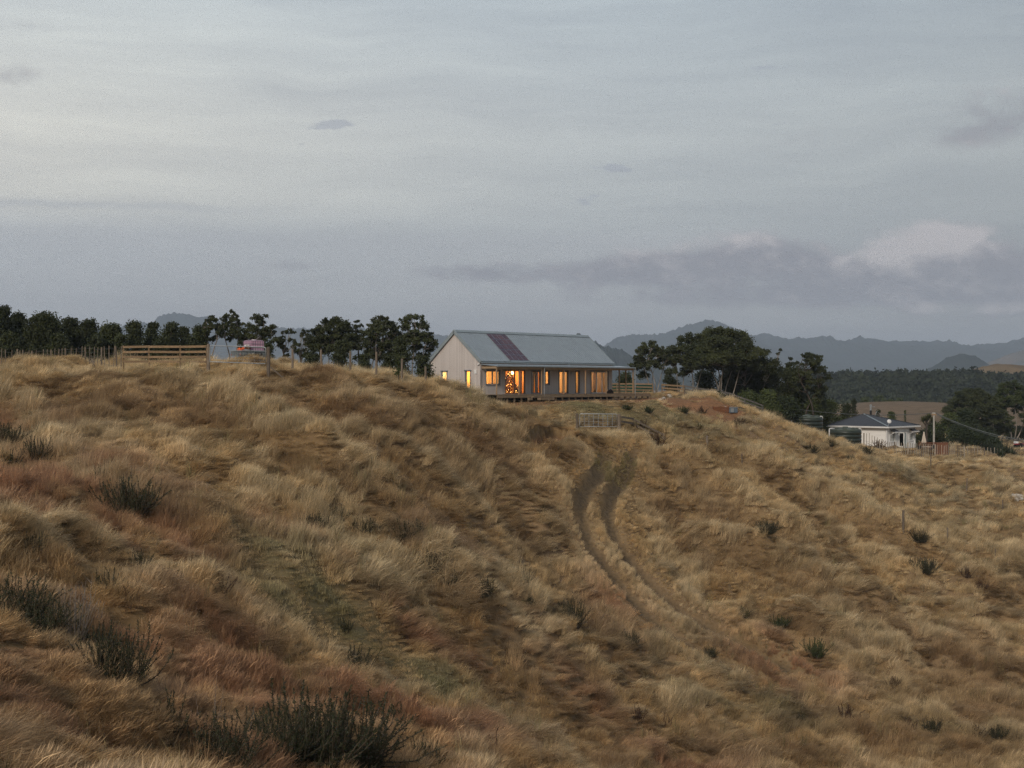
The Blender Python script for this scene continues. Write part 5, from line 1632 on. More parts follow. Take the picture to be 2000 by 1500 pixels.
def gum_tree(px, ytop, D, wpx, label, group, seed, n=18, low=0.42, stems=3, flat=0.55, leafm='gum_leaf', bark='gum_bark', name='eucalyptus_tree', dens=1.0, base_px=None, zb=None, csize=0.17):
    g = np.random.default_rng(seed)
    b = under(base_px if base_px is not None else px, D)
    H = (750 - ytop) / F * D - b.z
    W = wpx / F * D
    cx = (px - (base_px if base_px is not None else px)) / F * D
    t = thing(name, label, 'tree', b, 0, group)
    n = int(n * 2.1)
    csize = csize * 0.80
    cent, rad = [], []
    for i in range(n):
        for _ in range(30):
            a = g.uniform(0, 2 * np.pi); r = math.sqrt(g.uniform(0, 1))
            rc = W * csize * g.uniform(0.65, 1.25)
            x = cx + r * math.cos(a) * (W / 2 - rc * 0.75); y = r * math.sin(a) * (W / 2 - rc * 0.75) * 0.9
            ztop = H * (1 - (1 - low) * 0.62 * r ** 2.2)
            q = g.uniform(0, 1) ** 0.55
            z = low * H * (0.9 + 0.3 * r) + (ztop - low * H * (0.9 + .3 * r)) * q - rc * flat * 0.9
            if i < n * 0.58:
                z = ztop - rc * flat
            c = np.array([x, y, z])
            if all(np.linalg.norm((c - o) * [1, 1, 1.5]) > 0.62 * (rc + ro) for o, ro in zip(cent, rad)):
                break
        cent.append(c); rad.append(rc)
    cent = np.array(cent); rad = np.array(rad)
    # each clump is a few smaller lobes, for an uneven outline
    lc, lr = [], []
    for c, r in zip(cent, rad):
        for k in range(7):
            o = g.normal(0, 1, 3); o /= np.linalg.norm(o)
            lc.append(c + o * r * g.uniform(0.4, 1.15) * np.array([0.85, 0.85, 0.50]))
            q = r * g.uniform(0.30, 0.60)
            lr.append((q, q, q * flat * 1.25))
    lc, lr = np.array(lc), np.array(lr)
    ls = 0.17 + 0.0004 * D
    cnt = np.maximum(20, (dens * 620 * lr[:, 0] ** 2).astype(int))
    v = leaf_quads(lc, lr, cnt, ls, ls * 0.48, 0.75, g)
    np_mesh('crown', v, np.arange(len(v)).reshape(-1, 4), leafm, t)
    m = MB()
    tips = []
    r0 = 0.032 * H ** 0.8
    for s in range(stems):
        a = 2 * math.pi * s / stems + g.uniform(-.5, .5)
        k = 0.30 if stems > 1 else 0.05
        e = (cx * 0.8 + math.cos(a) * W * k * 0.75, math.sin(a) * W * k * 0.6, H * g.uniform(low, low + 0.2))
        pl = limb(m, (math.cos(a) * r0 * 0.6, math.sin(a) * r0 * .6, -0.4), e, r0 / math.sqrt(stems) * 1.1, r0 * 0.42 / math.sqrt(stems), g, 0.14, 6, 6)
        tips += pl[2:]
    for c, r in zip(cent, rad):
        ds = [np.linalg.norm(c - p) + max(0, (p[2] - c[2])) * 1.5 for p in tips]
        p = tips[int(np.argmin(ds))]
        pl = limb(m, p, c + np.array([0, 0, -r * flat * .3]), r0 * 0.26, r0 * 0.07, g, 0.16, 4, 4)
        for _ in range(2):
            e = c + g.normal(0, 1, 3) * r * np.array([.6, .6, .3])
            limb(m, pl[2], e, r0 * 0.09, r0 * 0.03, g, 0.1, 3, 4)
    m.build('trunk', bark, t, smooth=True)
    return t

def dense_tree(px, ytop, D, wpx, label, group, seed, leafm='dense_leaf', name='shelter_tree', taper=0.55, low=0.05, dens=1.0, cat='tree', lobes=26, pointy=False, base=None, leaf=None, depth=1.0):
    g = np.random.default_rng(seed)
    b = base if base is not None else under(px, D)
    H = (750 - ytop) / F * D - b.z
    W = wpx / F * D
    t = thing(name, label, cat, b, 0, group)
    lc, lr = [], []
    for i in range(lobes):
        f = (i + g.uniform(0, 1)) / lobes if i > 3 else 0.90 + 0.03 * i
        z = H * (low + (1 - low) * f)
        wid = W / 2 * ((1 - f) ** 0.8 if pointy else (1 - taper * max(0, f - 0.35) ** 1.3 / 0.65 ** 1.3))
        rc = W * g.uniform(0.15, 0.30) * (0.65 if f > 0.85 else 1)
        a = g.uniform(0, 6.283); r = math.sqrt(g.uniform(0.05, 1)) * max(0, wid - rc * 0.7)
        lc.append((r * math.cos(a), r * math.sin(a) * depth, min(z, H - rc * 0.9)))
        lr.append((rc, rc, rc * g.uniform(0.8, 1.15)))
    lc, lr = np.array(lc), np.array(lr)
    ls = leaf or (0.17 + 0.0004 * D)
    v = leaf_quads(lc, lr, np.maximum(20, (dens * 560 * lr[:, 0] ** 2 * (0.24 / ls) ** 2).astype(int)), ls, ls * 0.5, 0.25, g)
    # loose shoots at the top
    np_mesh('crown', v, np.arange(len(v)).reshape(-1, 4), leafm, t)
    m = MB()
    pl = limb(m, (0, 0, -0.4), (0, 0, H * 0.82), 0.03 * H ** .8, 0.012 * H ** .8, g, 0.05, 6, 6)
    for c in lc[::2]:
        k = min(range(1, 6), key=lambda i: abs(pl[i][2] - c[2] * 0.8))
        limb(m, pl[k - 1], c, 0.010 * H ** .8, 0.004 * H ** .8, g, 0.12, 3, 4)
    m.build('trunk', 'dark_bark', t)
    return t

gW = 'shelter trees along the western skyline'
west = [(-25, 590, 58, 'dark shelter tree cut off by the western edge of the view'), (6, 597, 42, 'tall dark shelter tree at the very end of the western row'), (40, 610, 46, 'open shelter tree with bare tip shoots near the western end'),
        (86, 611, 72, 'broad round-topped shelter tree, bulkiest of the western row'), (138, 620, 46, 'shelter tree with twin rounded tops above the batten fence'), (172, 624, 46, 'leaning shelter tree behind the middle of the batten fence'),
        (214, 631, 52, 'rounded shelter tree behind the corner of battens and tan rails'), (262, 628, 38, 'shelter tree behind the first bay of tan rails'), (299, 629, 34, 'narrow shelter tree behind the post between first and second bay'),
        (333, 629, 40, 'dense shelter tree behind the second bay of tan rails'), (360, 637, 32, 'short shelter tree behind the third bay of tan rails'), (388, 635, 38, 'shelter tree behind the last tan rail before the gate')]
for i, (px, yt, w, lab) in enumerate(west):
    dense_tree(px, yt, 128 + (i % 3) * 3, w * 1.45, lab, gW, 100 + i, lobes=42)
# hedge-like lower growth that closes the row
for i, (px, yt, w, lab) in enumerate([(20, 650, 70, 'dark understorey bush under the first shelter trees'), (112, 652, 60, 'dark understorey bush left of the twin-topped tree'), (190, 656, 60, 'dark understorey bush behind the last battens'), (238, 652, 50, 'dark understorey bush at the start of the tan rails'), (318, 656, 60, 'dark understorey bush behind the middle tan rails'), (375, 658, 50, 'dark understorey bush behind the last tan rails')]):
    dense_tree(px, yt, 126, w, lab, 'bushes under the shelter trees', 140 + i, name='understorey_bush', cat='bush', lobes=20)

gC = 'eucalypts on the western crest'
gum_tree(411, 615, 134, 56, 'round-headed eucalypt first after the shelter row', gC, 201, n=12, low=0.57, stems=2, dens=0.8)
gum_tree(452, 606, 136, 62, 'tall open eucalypt with thin drooping twigs behind the pipe gate', gC, 202, n=15, low=0.47, stems=2, dens=0.7)
gum_tree(506, 611, 134, 92, 'eucalypt with a stepped crown above the pink tank', gC, 203, n=17, low=0.42, stems=3, dens=0.8)
gum_tree(564, 639, 136, 48, 'small two-headed eucalypt above the long grass', gC, 204, n=9, low=0.47, stems=2, dens=0.8)
gum_tree(596, 642, 138, 40, 'small eucalypt touching the two-headed one', gC, 205, n=8, low=0.42, stems=2, dens=0.8)
gum_tree(650, 616, 136, 112, 'wide umbrella-shaped eucalypt in the middle of the crest', gC, 206, n=24, low=0.52, stems=4, dens=0.8)
gum_tree(698, 622, 138, 36, 'slender eucalypt with a small high crown', gC, 207, n=8, low=0.57, stems=1, csize=0.22)
gum_tree(744, 614, 135, 98, 'dense dark eucalypt with the fullest crown on the crest', gC, 208, n=26, low=0.46, stems=3, dens=0.95)
gum_tree(808, 611, 137, 100, 'spreading airy eucalypt nearest the timber house', gC, 209, n=22, low=0.46, stems=4, dens=0.75)
for i, (px, yt, w, D, lab) in enumerate([(520, 672, 50, 118, 'low dark bush behind the caged tank'), (610, 672, 50, 128, 'low bush at the foot of the umbrella eucalypt'), (668, 664, 60, 130, 'rounded bush under the umbrella eucalypt'), (715, 690, 44, 126, 'low olive bush between two eucalypts'),
                                         (785, 660, 66, 128, 'tall rounded bush below the airy eucalypt'), (760, 690, 50, 122, 'low bush behind the tan fence post'), (828, 694, 52, 126, 'dark bush touching the gable corner')]):
    dense_tree(px, yt, D, w, lab, 'bushes among the western eucalypts', 220 + i, name='crest_bush', cat='bush', lobes=16, leafm='dense_leaf')
dense_tree(779, 706, 107, 26, 'small bright green bush on the crest beside a fence post', 'bushes among the western eucalypts', 235, name='crest_bush', cat='bush', lobes=9, leafm='shrub_leaf')

gE = 'eucalypts beyond the verandah'
gum_tree(1274, 662, 172, 92, 'eucalypt with drooping crown just past the verandah end', gE, 301, n=16, low=0.46, stems=4, dens=0.95)
gum_tree(1346, 652, 178, 118, 'pale-stemmed eucalypt on the near flank of the big grove', gE, 302, n=20, low=0.54, stems=4, dens=0.95)
gum_tree(1410, 637, 176, 165, 'largest eucalypt with a great domed crown and white stems', gE, 303, n=28, low=0.56, stems=6, dens=0.95)
gum_tree(1470, 668, 180, 112, 'dark eucalypt on the downhill shoulder of the grove', gE, 304, n=18, low=0.44, stems=3, dens=0.95)
gum_tree(1526, 680, 182, 44, 'small round-topped eucalypt standing above the bush', gE, 305, n=9, low=0.52, stems=2)
gum_tree(1550, 692, 181, 38, 'thin eucalypt between two taller neighbours', gE, 306, n=8, low=0.5, stems=1, csize=0.2)
gum_tree(1583, 684, 176, 78, 'solitary eucalypt with an umbrella crown at the end of the grove', gE, 307, n=18, low=0.44, stems=2, base_px=1578, bark='dark_bark')
for i, (px, yt, w, D, lab, lm) in enumerate([(1222, 728, 52, 168, 'dark bush seen between the verandah posts', 'dense_leaf'), (1375, 722, 80, 186, 'dark understorey bush behind the white stems', 'dense_leaf'), (1440, 712, 110, 184, 'dark understorey bush in the middle of the grove', 'dense_leaf'), (1492, 700, 125, 182, 'dense dark bush below the shoulder of the grove', 'dense_leaf'),
                                             (1548, 716, 115, 180, 'dense dark bush under the thin eucalypt', 'dense_leaf'), (1600, 752, 60, 180, 'dark bush at the foot of the solitary eucalypt', 'dense_leaf'), (1310, 735, 60, 188, 'dark bush behind the gap in the yard rails', 'dense_leaf'),
                                             (1462, 764, 60, 158, 'bright green shrub beside the grey rails', 'shrub_leaf'), (1500, 762, 60, 160, 'leafy mid-green shrub below the grey rails', 'shrub_leaf'), (1540, 775, 70, 160, 'olive shrub above the first water tank', 'dark_shrub_leaf'), (1585, 782, 60, 176, 'shrub crowding over the first water tank', 'shrub_leaf'),
                                             (1625, 780, 64, 190, 'green shrub behind the cottage roof edge', 'shrub_leaf'), (1655, 788, 50, 196, 'dark shrub behind the cottage ridge', 'dense_leaf'), (1405, 770, 46, 149, 'dark scrubby bush over the lower grey rails', 'dark_shrub_leaf'), (1378, 768, 22, 149, 'small brown-green bush against the grey rails', 'dark_shrub_leaf')]):
    dense_tree(px, yt, D, w, lab, 'bushes around the eastern grove', 320 + i, name='grove_bush', cat='bush', lobes=18, leafm=lm)

gF = 'trees in the cottage valley'
dense_tree(1668, 780, 205, 30, 'pointed dark conifer behind the cottage roof', gF, 401, name='conifer_tree', pointy=True, lobes=30)
dense_tree(1768, 801, 230, 13, 'thin pointed sapling against the tan hillock', gF, 402, name='conifer_tree', pointy=True, lobes=16, leafm='shrub_leaf')
dense_tree(1742, 803, 225, 34, 'rounded green bush above the cottage ridge', gF, 403, name='valley_bush', cat='bush', lobes=14, leafm='shrub_leaf')
dense_tree(1715, 800, 225, 22, 'dark bush just behind the flue', gF, 409, name='valley_bush', cat='bush', lobes=10)
gum_tree(1902, 756, 245, 122, 'big eucalypt with layered crown east of the power pole', gF, 404, n=26, low=0.40, stems=3)
gum_tree(1978, 742, 255, 84, 'yellow-green eucalypt cut by the eastern edge of the view', gF, 405, n=16, low=0.52, stems=3, leafm='shrub_leaf')
gum_tree(1950, 800, 250, 70, 'low spreading eucalypt between the two big eastern ones', gF, 406, n=14, low=0.35, stems=2)
gum_tree(2040, 770, 250, 90, 'eucalypt mostly beyond the eastern edge of the view', gF, 407, n=16, low=0.4, stems=3)
for i, (px, yt, w, D, lab, lm) in enumerate([(1850, 806, 60, 200, 'olive garden tree just behind the power pole', 'shrub_leaf'), (1888, 800, 64, 205, 'tall dark garden tree east of the pole', 'dark_shrub_leaf'), (1880, 828, 70, 192, 'round dark green shrub next to the brown screen', 'dark_shrub_leaf'), (1918, 838, 64, 190, 'round dark green shrub at the end of the garden', 'dark_shrub_leaf'),
                                             (1940, 856, 50, 186, 'low dark shrub above the flax', 'dark_shrub_leaf'), (1835, 840, 40, 196, 'shrub behind the foot of the power pole', 'dense_leaf'), (1790, 850, 26, 196, 'dark shrub behind the folded parasol', 'dense_leaf'),
                                             (1985, 832, 60, 260, 'bush at the top of the grazed paddock', 'dense_leaf'), (1940, 834, 50, 262, 'bush under the low spreading eucalypt', 'dense_leaf'), (2030, 838, 60, 258, 'bush beyond the edge of the grazed paddock', 'dense_leaf'), (1808, 838, 46, 205, 'dark hedge bush behind the cabbage tree', 'dark_shrub_leaf'), (1770, 826, 44, 236, 'low dark bush peeping over the eave of the cottage', 'dark_shrub_leaf'), (1822, 822, 50, 230, 'dark tree closing the gap behind the power pole', 'dense_leaf')]):
    dense_tree(px, yt, D, w, lab, 'shrubs around the cottage garden', 420 + i, name='garden_shrub', cat='shrub', lobes=16, leafm=lm)

def strap_plant(p, L, n, up, wid, g, curve=1.0):
    v, f = [], []
    for k in range(n):
        a = g.uniform(0, 6.283); t0 = abs(g.normal(0.35, 0.25)) if up else abs(g.normal(1.1, 0.4))
        l = L * g.uniform(0.7, 1.1)
        q = np.array([math.cos(a) * .08 * L, math.sin(a) * .08 * L, 0.0]) + p
        s = np.array([-math.sin(a), math.cos(a), 0]) * wid
        o = len(v)
        for i in range(5):
            u = i / 4
            w = (1 - u ** 2.2) * 1.0 + 0.02
            v += [q - s * w, q + s * w]
            t0 += 0.28 * curve * u
            q = q + np.array([math.cos(a) * math.sin(t0), math.sin(a) * math.sin(t0), math.cos(t0)]) * l / 4
        for i in range(4):
            f.append((o + 2 * i, o + 2 * i + 1, o + 2 * i + 3, o + 2 * i + 2))
    return v, f

def flax(px, py, s, label, seed, D=None):
    g = np.random.default_rng(seed)
    p = on(px, py) if D is None else under(px, D)
    t = thing('flax_plant', label, 'flax', p, 0, 'flax plants below the cottage garden')
    v, f = strap_plant(np.zeros(3), 1.6 * s, 110, True, 0.045, g, 0.8)
    np_mesh('leaves', np.array(v), np.array(f), 'flax_leaf', t)
for i, (px, D, s, lab) in enumerate([(1930, 182, 1.0, 'dark flax clump highest of the group'), (1946, 178, 1.15, 'dark spiky flax clump in the middle of the group'), (1962, 175, 1.25, 'largest dark flax clump with pale bent blades'), (1976, 172, 1.1, 'lowest dark flax clump by the paddock'), (1955, 169, 0.9, 'small flax clump in front of the largest')]):
    flax(px, 0, s, lab, 500 + i, D)

def cabbage_tree():
    g = np.random.default_rng(77)
    p = under(1809, 189)
    H = (750 - 822) / F * 189 - p.z
    t = thing('cabbage_tree', 'spiky-headed cabbage tree behind the folded parasol', 'tree', p, 0)
    m = MB(); limb(m, (0, 0, -0.3), (0, 0, H), 0.16, 0.11, g, 0.05, 5, 7)
    heads = [(0, 0, H), (0.35, 0.1, H + 0.3), (-0.4, 0.0, H - 0.1), (0.9, 0.3, H - 0.1)]
    for hh in heads[1:]:
        limb(m, (0, 0, H * 0.8), hh, 0.09, 0.07, g, 0.1, 4, 6)
    m.build('trunk', 'dark_bark', t)
    V, Fc = [], []
    for hh in heads:
        for up in (True, False):
            v, f = strap_plant(np.array(hh), 0.85, 60, up, 0.03, g, 0.7)
            o = len(V); V += v; Fc += [tuple(i + o for i in q) for q in f]
    np_mesh('crown', np.array(V), np.array(Fc), 'cabbage_leaf', t)
cabbage_tree()

# ------------------------------------------------------------------ forest on the far side of the valley: one mass
fo_prof = [(1480, 748), (1560, 742), (1600, 735), (1650, 733), (1720, 731), (1760, 733), (1800, 736), (1850, 730), (1900, 735), (1950, 740), (2000, 739), (2100, 734), (2300, 740)]
hill('forest_hill', fo_prof, 900, 190, 'bush_hill', 2.0, 30, 'steep far hillside under dense forest', nxs=220, nv=22, base=-16.0, seed=21)
def forest():
    g = np.random.default_rng(31)
    me = bpy.data.objects['forest_hill'].data
    co = np.empty(len(me.vertices) * 3, np.float32); me.vertices.foreach_get('co', co); co = co.reshape(-1, 3)
    gridx = co[:220, 0]; nv = 22
    Z = co[:, 2].reshape(nv, 220); Yv = co[::220, 1]
    n = 2600
    x = g.uniform(gridx[8], gridx[-8], n); y = 712 + (905 - 712) * g.uniform(0, 1, n)
    # clear-felled tongue of pasture near the top of the hill
    ix = np.clip(np.searchsorted(gridx, x) - 1, 0, 218); iy = np.clip(np.searchsorted(Yv, y) - 1, 0, nv - 2)
    z = (Z[iy, ix] + Z[iy + 1, ix + 1]) / 2
    hgt = g.uniform(6, 10.5, n) * (1 - 0.45 * smooth(y, 850, 905)); r = hgt * g.uniform(0.26, 0.40, n)
    cent = np.stack([x, y, z + hgt * 0.55 - 2.5], 1); rad = np.stack([r, r, hgt * 0.42], 1)
    v = leaf_quads(cent, rad, np.full(n, 46), 2.4, 1.3, 0.1, g)
    o = np_mesh('forest', v, np.arange(len(v)).reshape(-1, 4), 'forest_leaf')
    tag(o, 'dense dark forest covering the far valley side', 'forest', kind='stuff')
pmat('forest_leaf', (0.050, 0.060, 0.032), (0.020, 0.026, 0.016), 0.8, 0.05, 4, coords='Object', transl=0.1, spec=0.1)
forest()
# paler trees between the tan hillock and the forest
for i, (px, yt, w, lab) in enumerate([(1690, 775, 34, 'pale green tree above the tan hillock by the flue'), (1715, 772, 36, 'pale green tree second above the tan hillock'), (1738, 780, 30, 'pale green tree third above the tan hillock'), (1758, 777, 26, 'pale green tree fourth above the tan hillock'), (1782, 786, 30, 'pale green tree at the low end of the tan hillock row'), (1800, 790, 26, 'last small pale tree of the tan hillock row')]):
    dense_tree(px, yt, 480, w, lab, 'pale trees above the tan hillock', 450 + i, name='valley_tree', lobes=14, leafm='shrub_leaf', leaf=0.8, base=Vector(((px - 1000) / F * 480, 480, (750 - 812) / F * 480)))

# ================================================================== GORSE, WEEDS AND DEAD SHRUBS
leafmat('gorse', (0.056, 0.066, 0.028), (0.024, 0.029, 0.015), 3.0)
leafmat('gorse_bright', (0.075, 0.095, 0.034), (0.032, 0.045, 0.018), 2.0)
leafmat('weed_brown', (0.115, 0.062, 0.036), (0.05, 0.030, 0.020), 2.0)
pmat('dead_wood', (0.27, 0.225, 0.185), (0.13, 0.11, 0.09), 0.9, 6, 5, stretch=(4, 4, 1))
pmat('gorse_stem', (0.10, 0.075, 0.05), (0.06, 0.045, 0.03), 0.9, 6, 4)

def spiky(seed, n_stem, L, spread, needles, nl, nw, upright=0.5):
    """stems fanning from one root, thick with short needles: returns (stem MB, needle verts)"""
    g = np.random.default_rng(seed)
    m = MB(); V = []
    for s in range(n_stem):
        a = g.uniform(0, 6.283); t0 = abs(g.normal(spread, 0.28)); l = L * g.uniform(0.25, 1.12)
        q = np.array([math.cos(a), math.sin(a), 0]) * L * 0.30 * g.uniform(0, 1)
        P = [q.copy()]
        n = 6
        for i in range(n):
            t0 += g.normal(-0.16 * upright, 0.15); a += g.normal(0, 0.22)
            q = q + np.array([math.cos(a) * math.sin(t0), math.sin(a) * math.sin(t0), math.cos(t0)]) * l / n + g.normal(0, 0.015, 3) * L
            P.append(q.copy())
        m.tube(P, [0.011 * L * (1 - i / (n + 1)) + 0.002 for i in range(n + 1)], 4, cap=False)
        P = np.array(P)
        k = int(needles * l / L)
        u = g.uniform(0.16, 1.0, k) * n; i = np.minimum(u.astype(int), n - 1); fr = (u - i)[:, None]
        base = P[i] * (1 - fr) + P[i + 1] * fr
        ax = (P[i + 1] - P[i]); ax /= np.linalg.norm(ax, axis=1)[:, None]
        d = ax * 0.7 + g.normal(0, 0.75, (k, 3)); d /= np.linalg.norm(d, axis=1)[:, None]
        w = np.cross(d, g.normal(0, 1, (k, 3))); w /= np.linalg.norm(w, axis=1)[:, None]
        sc = g.uniform(0.6, 1.3, k)[:, None] * (1.15 - 0.5 * (u / n)[:, None])
        V.append(np.stack([base - w * nw * .5, base + w * nw * .5, base + d * nl * sc], 1).reshape(-1, 3))
    return m, np.concatenate(V)

def bush_proto(name, seed, leafm, cat, **kw):
    t = thing(name, 'x', cat)
    m, V = spiky(seed, **kw)
    m.build('stems', 'gorse_stem', t)
    np_mesh('foliage', V, np.arange(len(V)).reshape(-1, 3), leafm, t)
    return t
protoB = {
 'g1': bush_proto('gorse_bush', 1, 'gorse', 'bush', n_stem=230, L=1.0, spread=0.62, needles=120, nl=0.062, nw=0.014),
 'g2': bush_proto('gorse_bush', 2, 'gorse', 'bush', n_stem=150, L=1.0, spread=0.80, needles=120, nl=0.065, nw=0.015),
 'g3': bush_proto('gorse_bush', 3, 'gorse', 'bush', n_stem=55, L=1.0, spread=0.50, needles=130, nl=0.07, nw=0.016),
 'b1': bush_proto('gorse_bush', 4, 'gorse_bright', 'bush', n_stem=110, L=1.0, spread=0.65, needles=120, nl=0.09, nw=0.018),
 'w1': bush_proto('dock_weed', 5, 'weed_brown', 'weed', n_stem=55, L=1.0, spread=0.50, needles=190, nl=0.06, nw=0.022),
 'w2': bush_proto('dock_weed', 6, 'weed_brown', 'weed', n_stem=9, L=1.0, spread=0.3, needles=150, nl=0.06, nw=0.022),
}
usedB = set()
def bush(kind, px, py, size, label, rz=None, sz=None):
    """size: height in photograph pixels"""
    p = on(px, py)
    s = size / F * p.y / 0.95 * (1.05 if p.y < 60 else (0.92 if px < 1200 else 0.62))
    p = p - Vector((0, 0, (0.16 if px < 1200 else 0.10) * s))
    r = protoB[kind]
    z = rz if rz is not None else (px * 0.37) % 6.28
    sc = (s * (sz or 1.0), s * (sz or 1.0), s)
    grp = 'gorse bushes on the hillside' if kind[0] in 'gb' else 'dead brown weeds on the hillside'
    if kind not in usedB:
        usedB.add(kind)
        r.location = p; r.rotation_euler = (0, 0, z); r.scale = sc; r['label'] = label; r['group'] = grp
        return r
    return dup(r, p, z, sc, label, grp)

bush('g1', 12, 868, 46, 'flattened dark gorse at the western edge of the slope', sz=1.3)
bush('g2', 72, 898, 52, 'round dark gorse on the pinkish western spur', sz=1.2)
bush('g3', 20, 915, 44, 'thin sprawling gorse beside the round one on the spur')
bush('g1', 250, 1000, 84, 'big two-lobed gorse on the western slope above the reddish grass', sz=1.1)
bush('g3', 196, 950, 46, 'upright wisp of gorse above the two-lobed bush', sz=0.7)
bush('g3', 95, 935, 30, 'tiny gorse between the spur and the two-lobed bush')
bush('g2', 60, 1090, 40, 'half-bare gorse at the crest of the pale western mound')
bush('g3', 275, 1112, 40, 'small gorse past the pale western mound')
bush('g3', 318, 1148, 44, 'small dark gorse in the pale grass below the mound')
bush('g3', 212, 1160, 48, 'arching gorse sprig leaning over the dead stems', sz=1.2)
bush('g1', 14, 1218, 96, 'large dark gorse mass at the western edge beside the dead stems', sz=1.2)
bush('g1', 66, 1240, 78, 'dark gorse adjoining the dead grey stems', sz=1.3)
bush('g1', 222, 1332, 112, 'tall pointed gorse below the dead grey stems', sz=0.95)
bush('g2', 176, 1290, 70, 'dark gorse wrapped around the foot of the dead stems')
bush('g3', 330, 1442, 96, 'gorse with two arching shoots near the lower western corner', sz=0.9)
bush('g1', 425, 1500, 110, 'dark gorse at the lower edge beneath bare twigs', sz=1.1)
bush('g1', 600, 1500, 160, 'largest gorse thicket at the lower edge of the slope', sz=1.0)
bush('g2', 668, 1490, 130, 'broad gorse thicket merging into the largest one', sz=1.2)
bush('g2', 548, 1480, 100, 'gorse flank on the western side of the largest thicket', sz=1.2)
bush('g3', 765, 1432, 60, 'thin gorse just east of the largest thicket', sz=1.2)
bush('g3', 810, 1498, 60, 'gorse sprig poking up at the lower edge')
bush('g3', 840, 1500, 56, 'second gorse sprig at the lower edge')
bush('g1', 622, 1040, 44, 'dark gorse in the middle of the western slope', sz=1.1)
bush('g2', 658, 1022, 36, 'gorse next to the dark one in the middle of the western slope')
bush('g2', 712, 1040, 34, 'low brown-based gorse in the middle slope', sz=1.3)
bush('g3', 738, 1042, 24, 'tiny gorse beside the low brown-based one')
bush('g3', 778, 1055, 44, 'leaning gorse stalk above the pink tuft')
bush('g2', 804, 1046, 36, 'gorse on top of the pink tuft')
bush('g1', 836, 1116, 48, 'gorse in the pink grass with a bare twig', sz=0.9)
bush('g3', 800, 1122, 32, 'small gorse left of the bare twig')
bush('g1', 938, 1162, 42, 'star-shaped dark gorse beyond the golden hummock', sz=1.05)
bush('g3', 878, 1140, 36, 'thin gorse behind the golden hummock', sz=1.2)
bush('g3', 1022, 1148, 40, 'thin dark gorse far side of the golden hummock')
bush('g2', 1030, 1185, 26, 'low gorse at the tail of the golden hummock')
bush('g1', 1116, 1222, 64, 'upright dark gorse west of the wheel ruts', sz=0.7)
bush('g2', 1228, 1262, 52, 'gorse with brown stalks close to the western rut', sz=0.9)
bush('b1', 1450, 1206, 34, 'bright green tuft of gorse east of the ruts')
bush('b1', 1522, 1230, 40, 'olive-green gorse past the bright tuft', sz=1.2)
bush('b1', 1592, 1284, 60, 'yellowish spiky bush low on the eastern slope', sz=1.0)
bush('g2', 1388, 1288, 34, 'dark spiky tuft where the ruts fade out')
bush('g3', 525, 1243, 34, 'sprig of gorse above the pale lower mound')
bush('g3', 700, 1310, 50, 'thin green gorse on the lower mound', sz=1.2)
bush('g3', 672, 1235, 36, 'slim gorse stalk west of the golden hummock')
bush('g1', 1806, 1118, 50, 'wide dark bush on the lower eastern terrace', sz=1.35)
bush('g2', 1798, 1062, 40, 'olive bush beside the thick dark post', sz=1.1)
bush('g1', 1498, 1042, 44, 'dark bush in the hollow of the eastern terraces', sz=1.3)
bush('w1', 1915, 1155, 40, 'brown weed clump on the eastern terrace')
bush('w1', 1888, 1132, 32, 'brown weed near the wide dark bush')
bush('w1', 1655, 1415, 60, 'brown dock weed by the fallen branches', sz=1.1)
bush('w1', 1775, 1425, 40, 'brown dock weed in the green hollow', sz=1.2)
bush('g1', 1822, 1432, 44, 'dark leafy bush in the green hollow', sz=1.2)
bush('w1', 1905, 1440, 42, 'brown weed between two dark bushes in the hollow', sz=1.3)
bush('g1', 1950, 1446, 38, 'dark leafy bush nearest the lower eastern corner', sz=1.3)
bush('g2', 1560, 1412, 26, 'low green bush in the mown-looking hollow', sz=1.3)
bush('w1', 1280, 872, 46, 'large brown dock clump at the end of the sloping rails', sz=1.25)
bush('w1', 1255, 842, 34, 'brown weeds under the sloping rails', sz=1.3)
bush('w1', 1246, 1410, 50, 'brown weed stalks in the grass below the ruts', sz=0.8)
bush('w2', 968, 1478, 60, 'single dark dock stalk near the lower edge')
bush('w2', 1300, 1420, 50, 'brown stalks at the bottom of the slope')
bush('w1', 428, 1165, 46, 'reddish stalks at the edge of the green flat')
bush('w2', 250, 1190, 50, 'rusty stalks in the pale western grass')
bush('w1', 605, 712, 30, 'dark brown clump on the crest between two fence posts', sz=1.6)
bush('w1', 720, 722, 26, 'dark brown scrub on the crest by the slender eucalypt', sz=1.5)
bush('g2', 1582, 884, 30, 'dark bush high on the eastern ridge', sz=1.3)
bush('g2', 1622, 872, 24, 'small dark bush just below the water tanks')
bush('g1', 1690, 888, 30, 'dark green bush below the second water tank', sz=1.3)
bush('w1', 1715, 876, 28, 'brown-green scrub against the pickets', sz=1.7)
bush('g2', 1662, 900, 20, 'little bush under the second water tank')
bush('w2', 1740, 1250, 34, 'brown weed tuft in the middle of the lower eastern slope', sz=1.3)
bush('w1', 1745, 1345, 36, 'brown spiky tuft near the foot of the eastern slope')
bush('b1', 1365, 838, 20, 'small yellow-green weed on the bank below the yard')
bush('b1', 1310, 822, 24, 'green weed on the bank east of the sloping rails', sz=1.3)
bush('b1', 1265, 806, 22, 'green weed in the rough bank below the deck', sz=1.4)
bush('b1', 1225, 800, 18, 'low green weed right under the deck', sz=1.6)
bush('b1', 1335, 806, 22, 'green weed below the clay bank', sz=1.3)
bush('w1', 1370, 808, 24, 'brown weed at the foot of the clay bank', sz=1.3)
bush('w1', 1440, 830, 24, 'brown weed below the pump cabinet', sz=1.8)

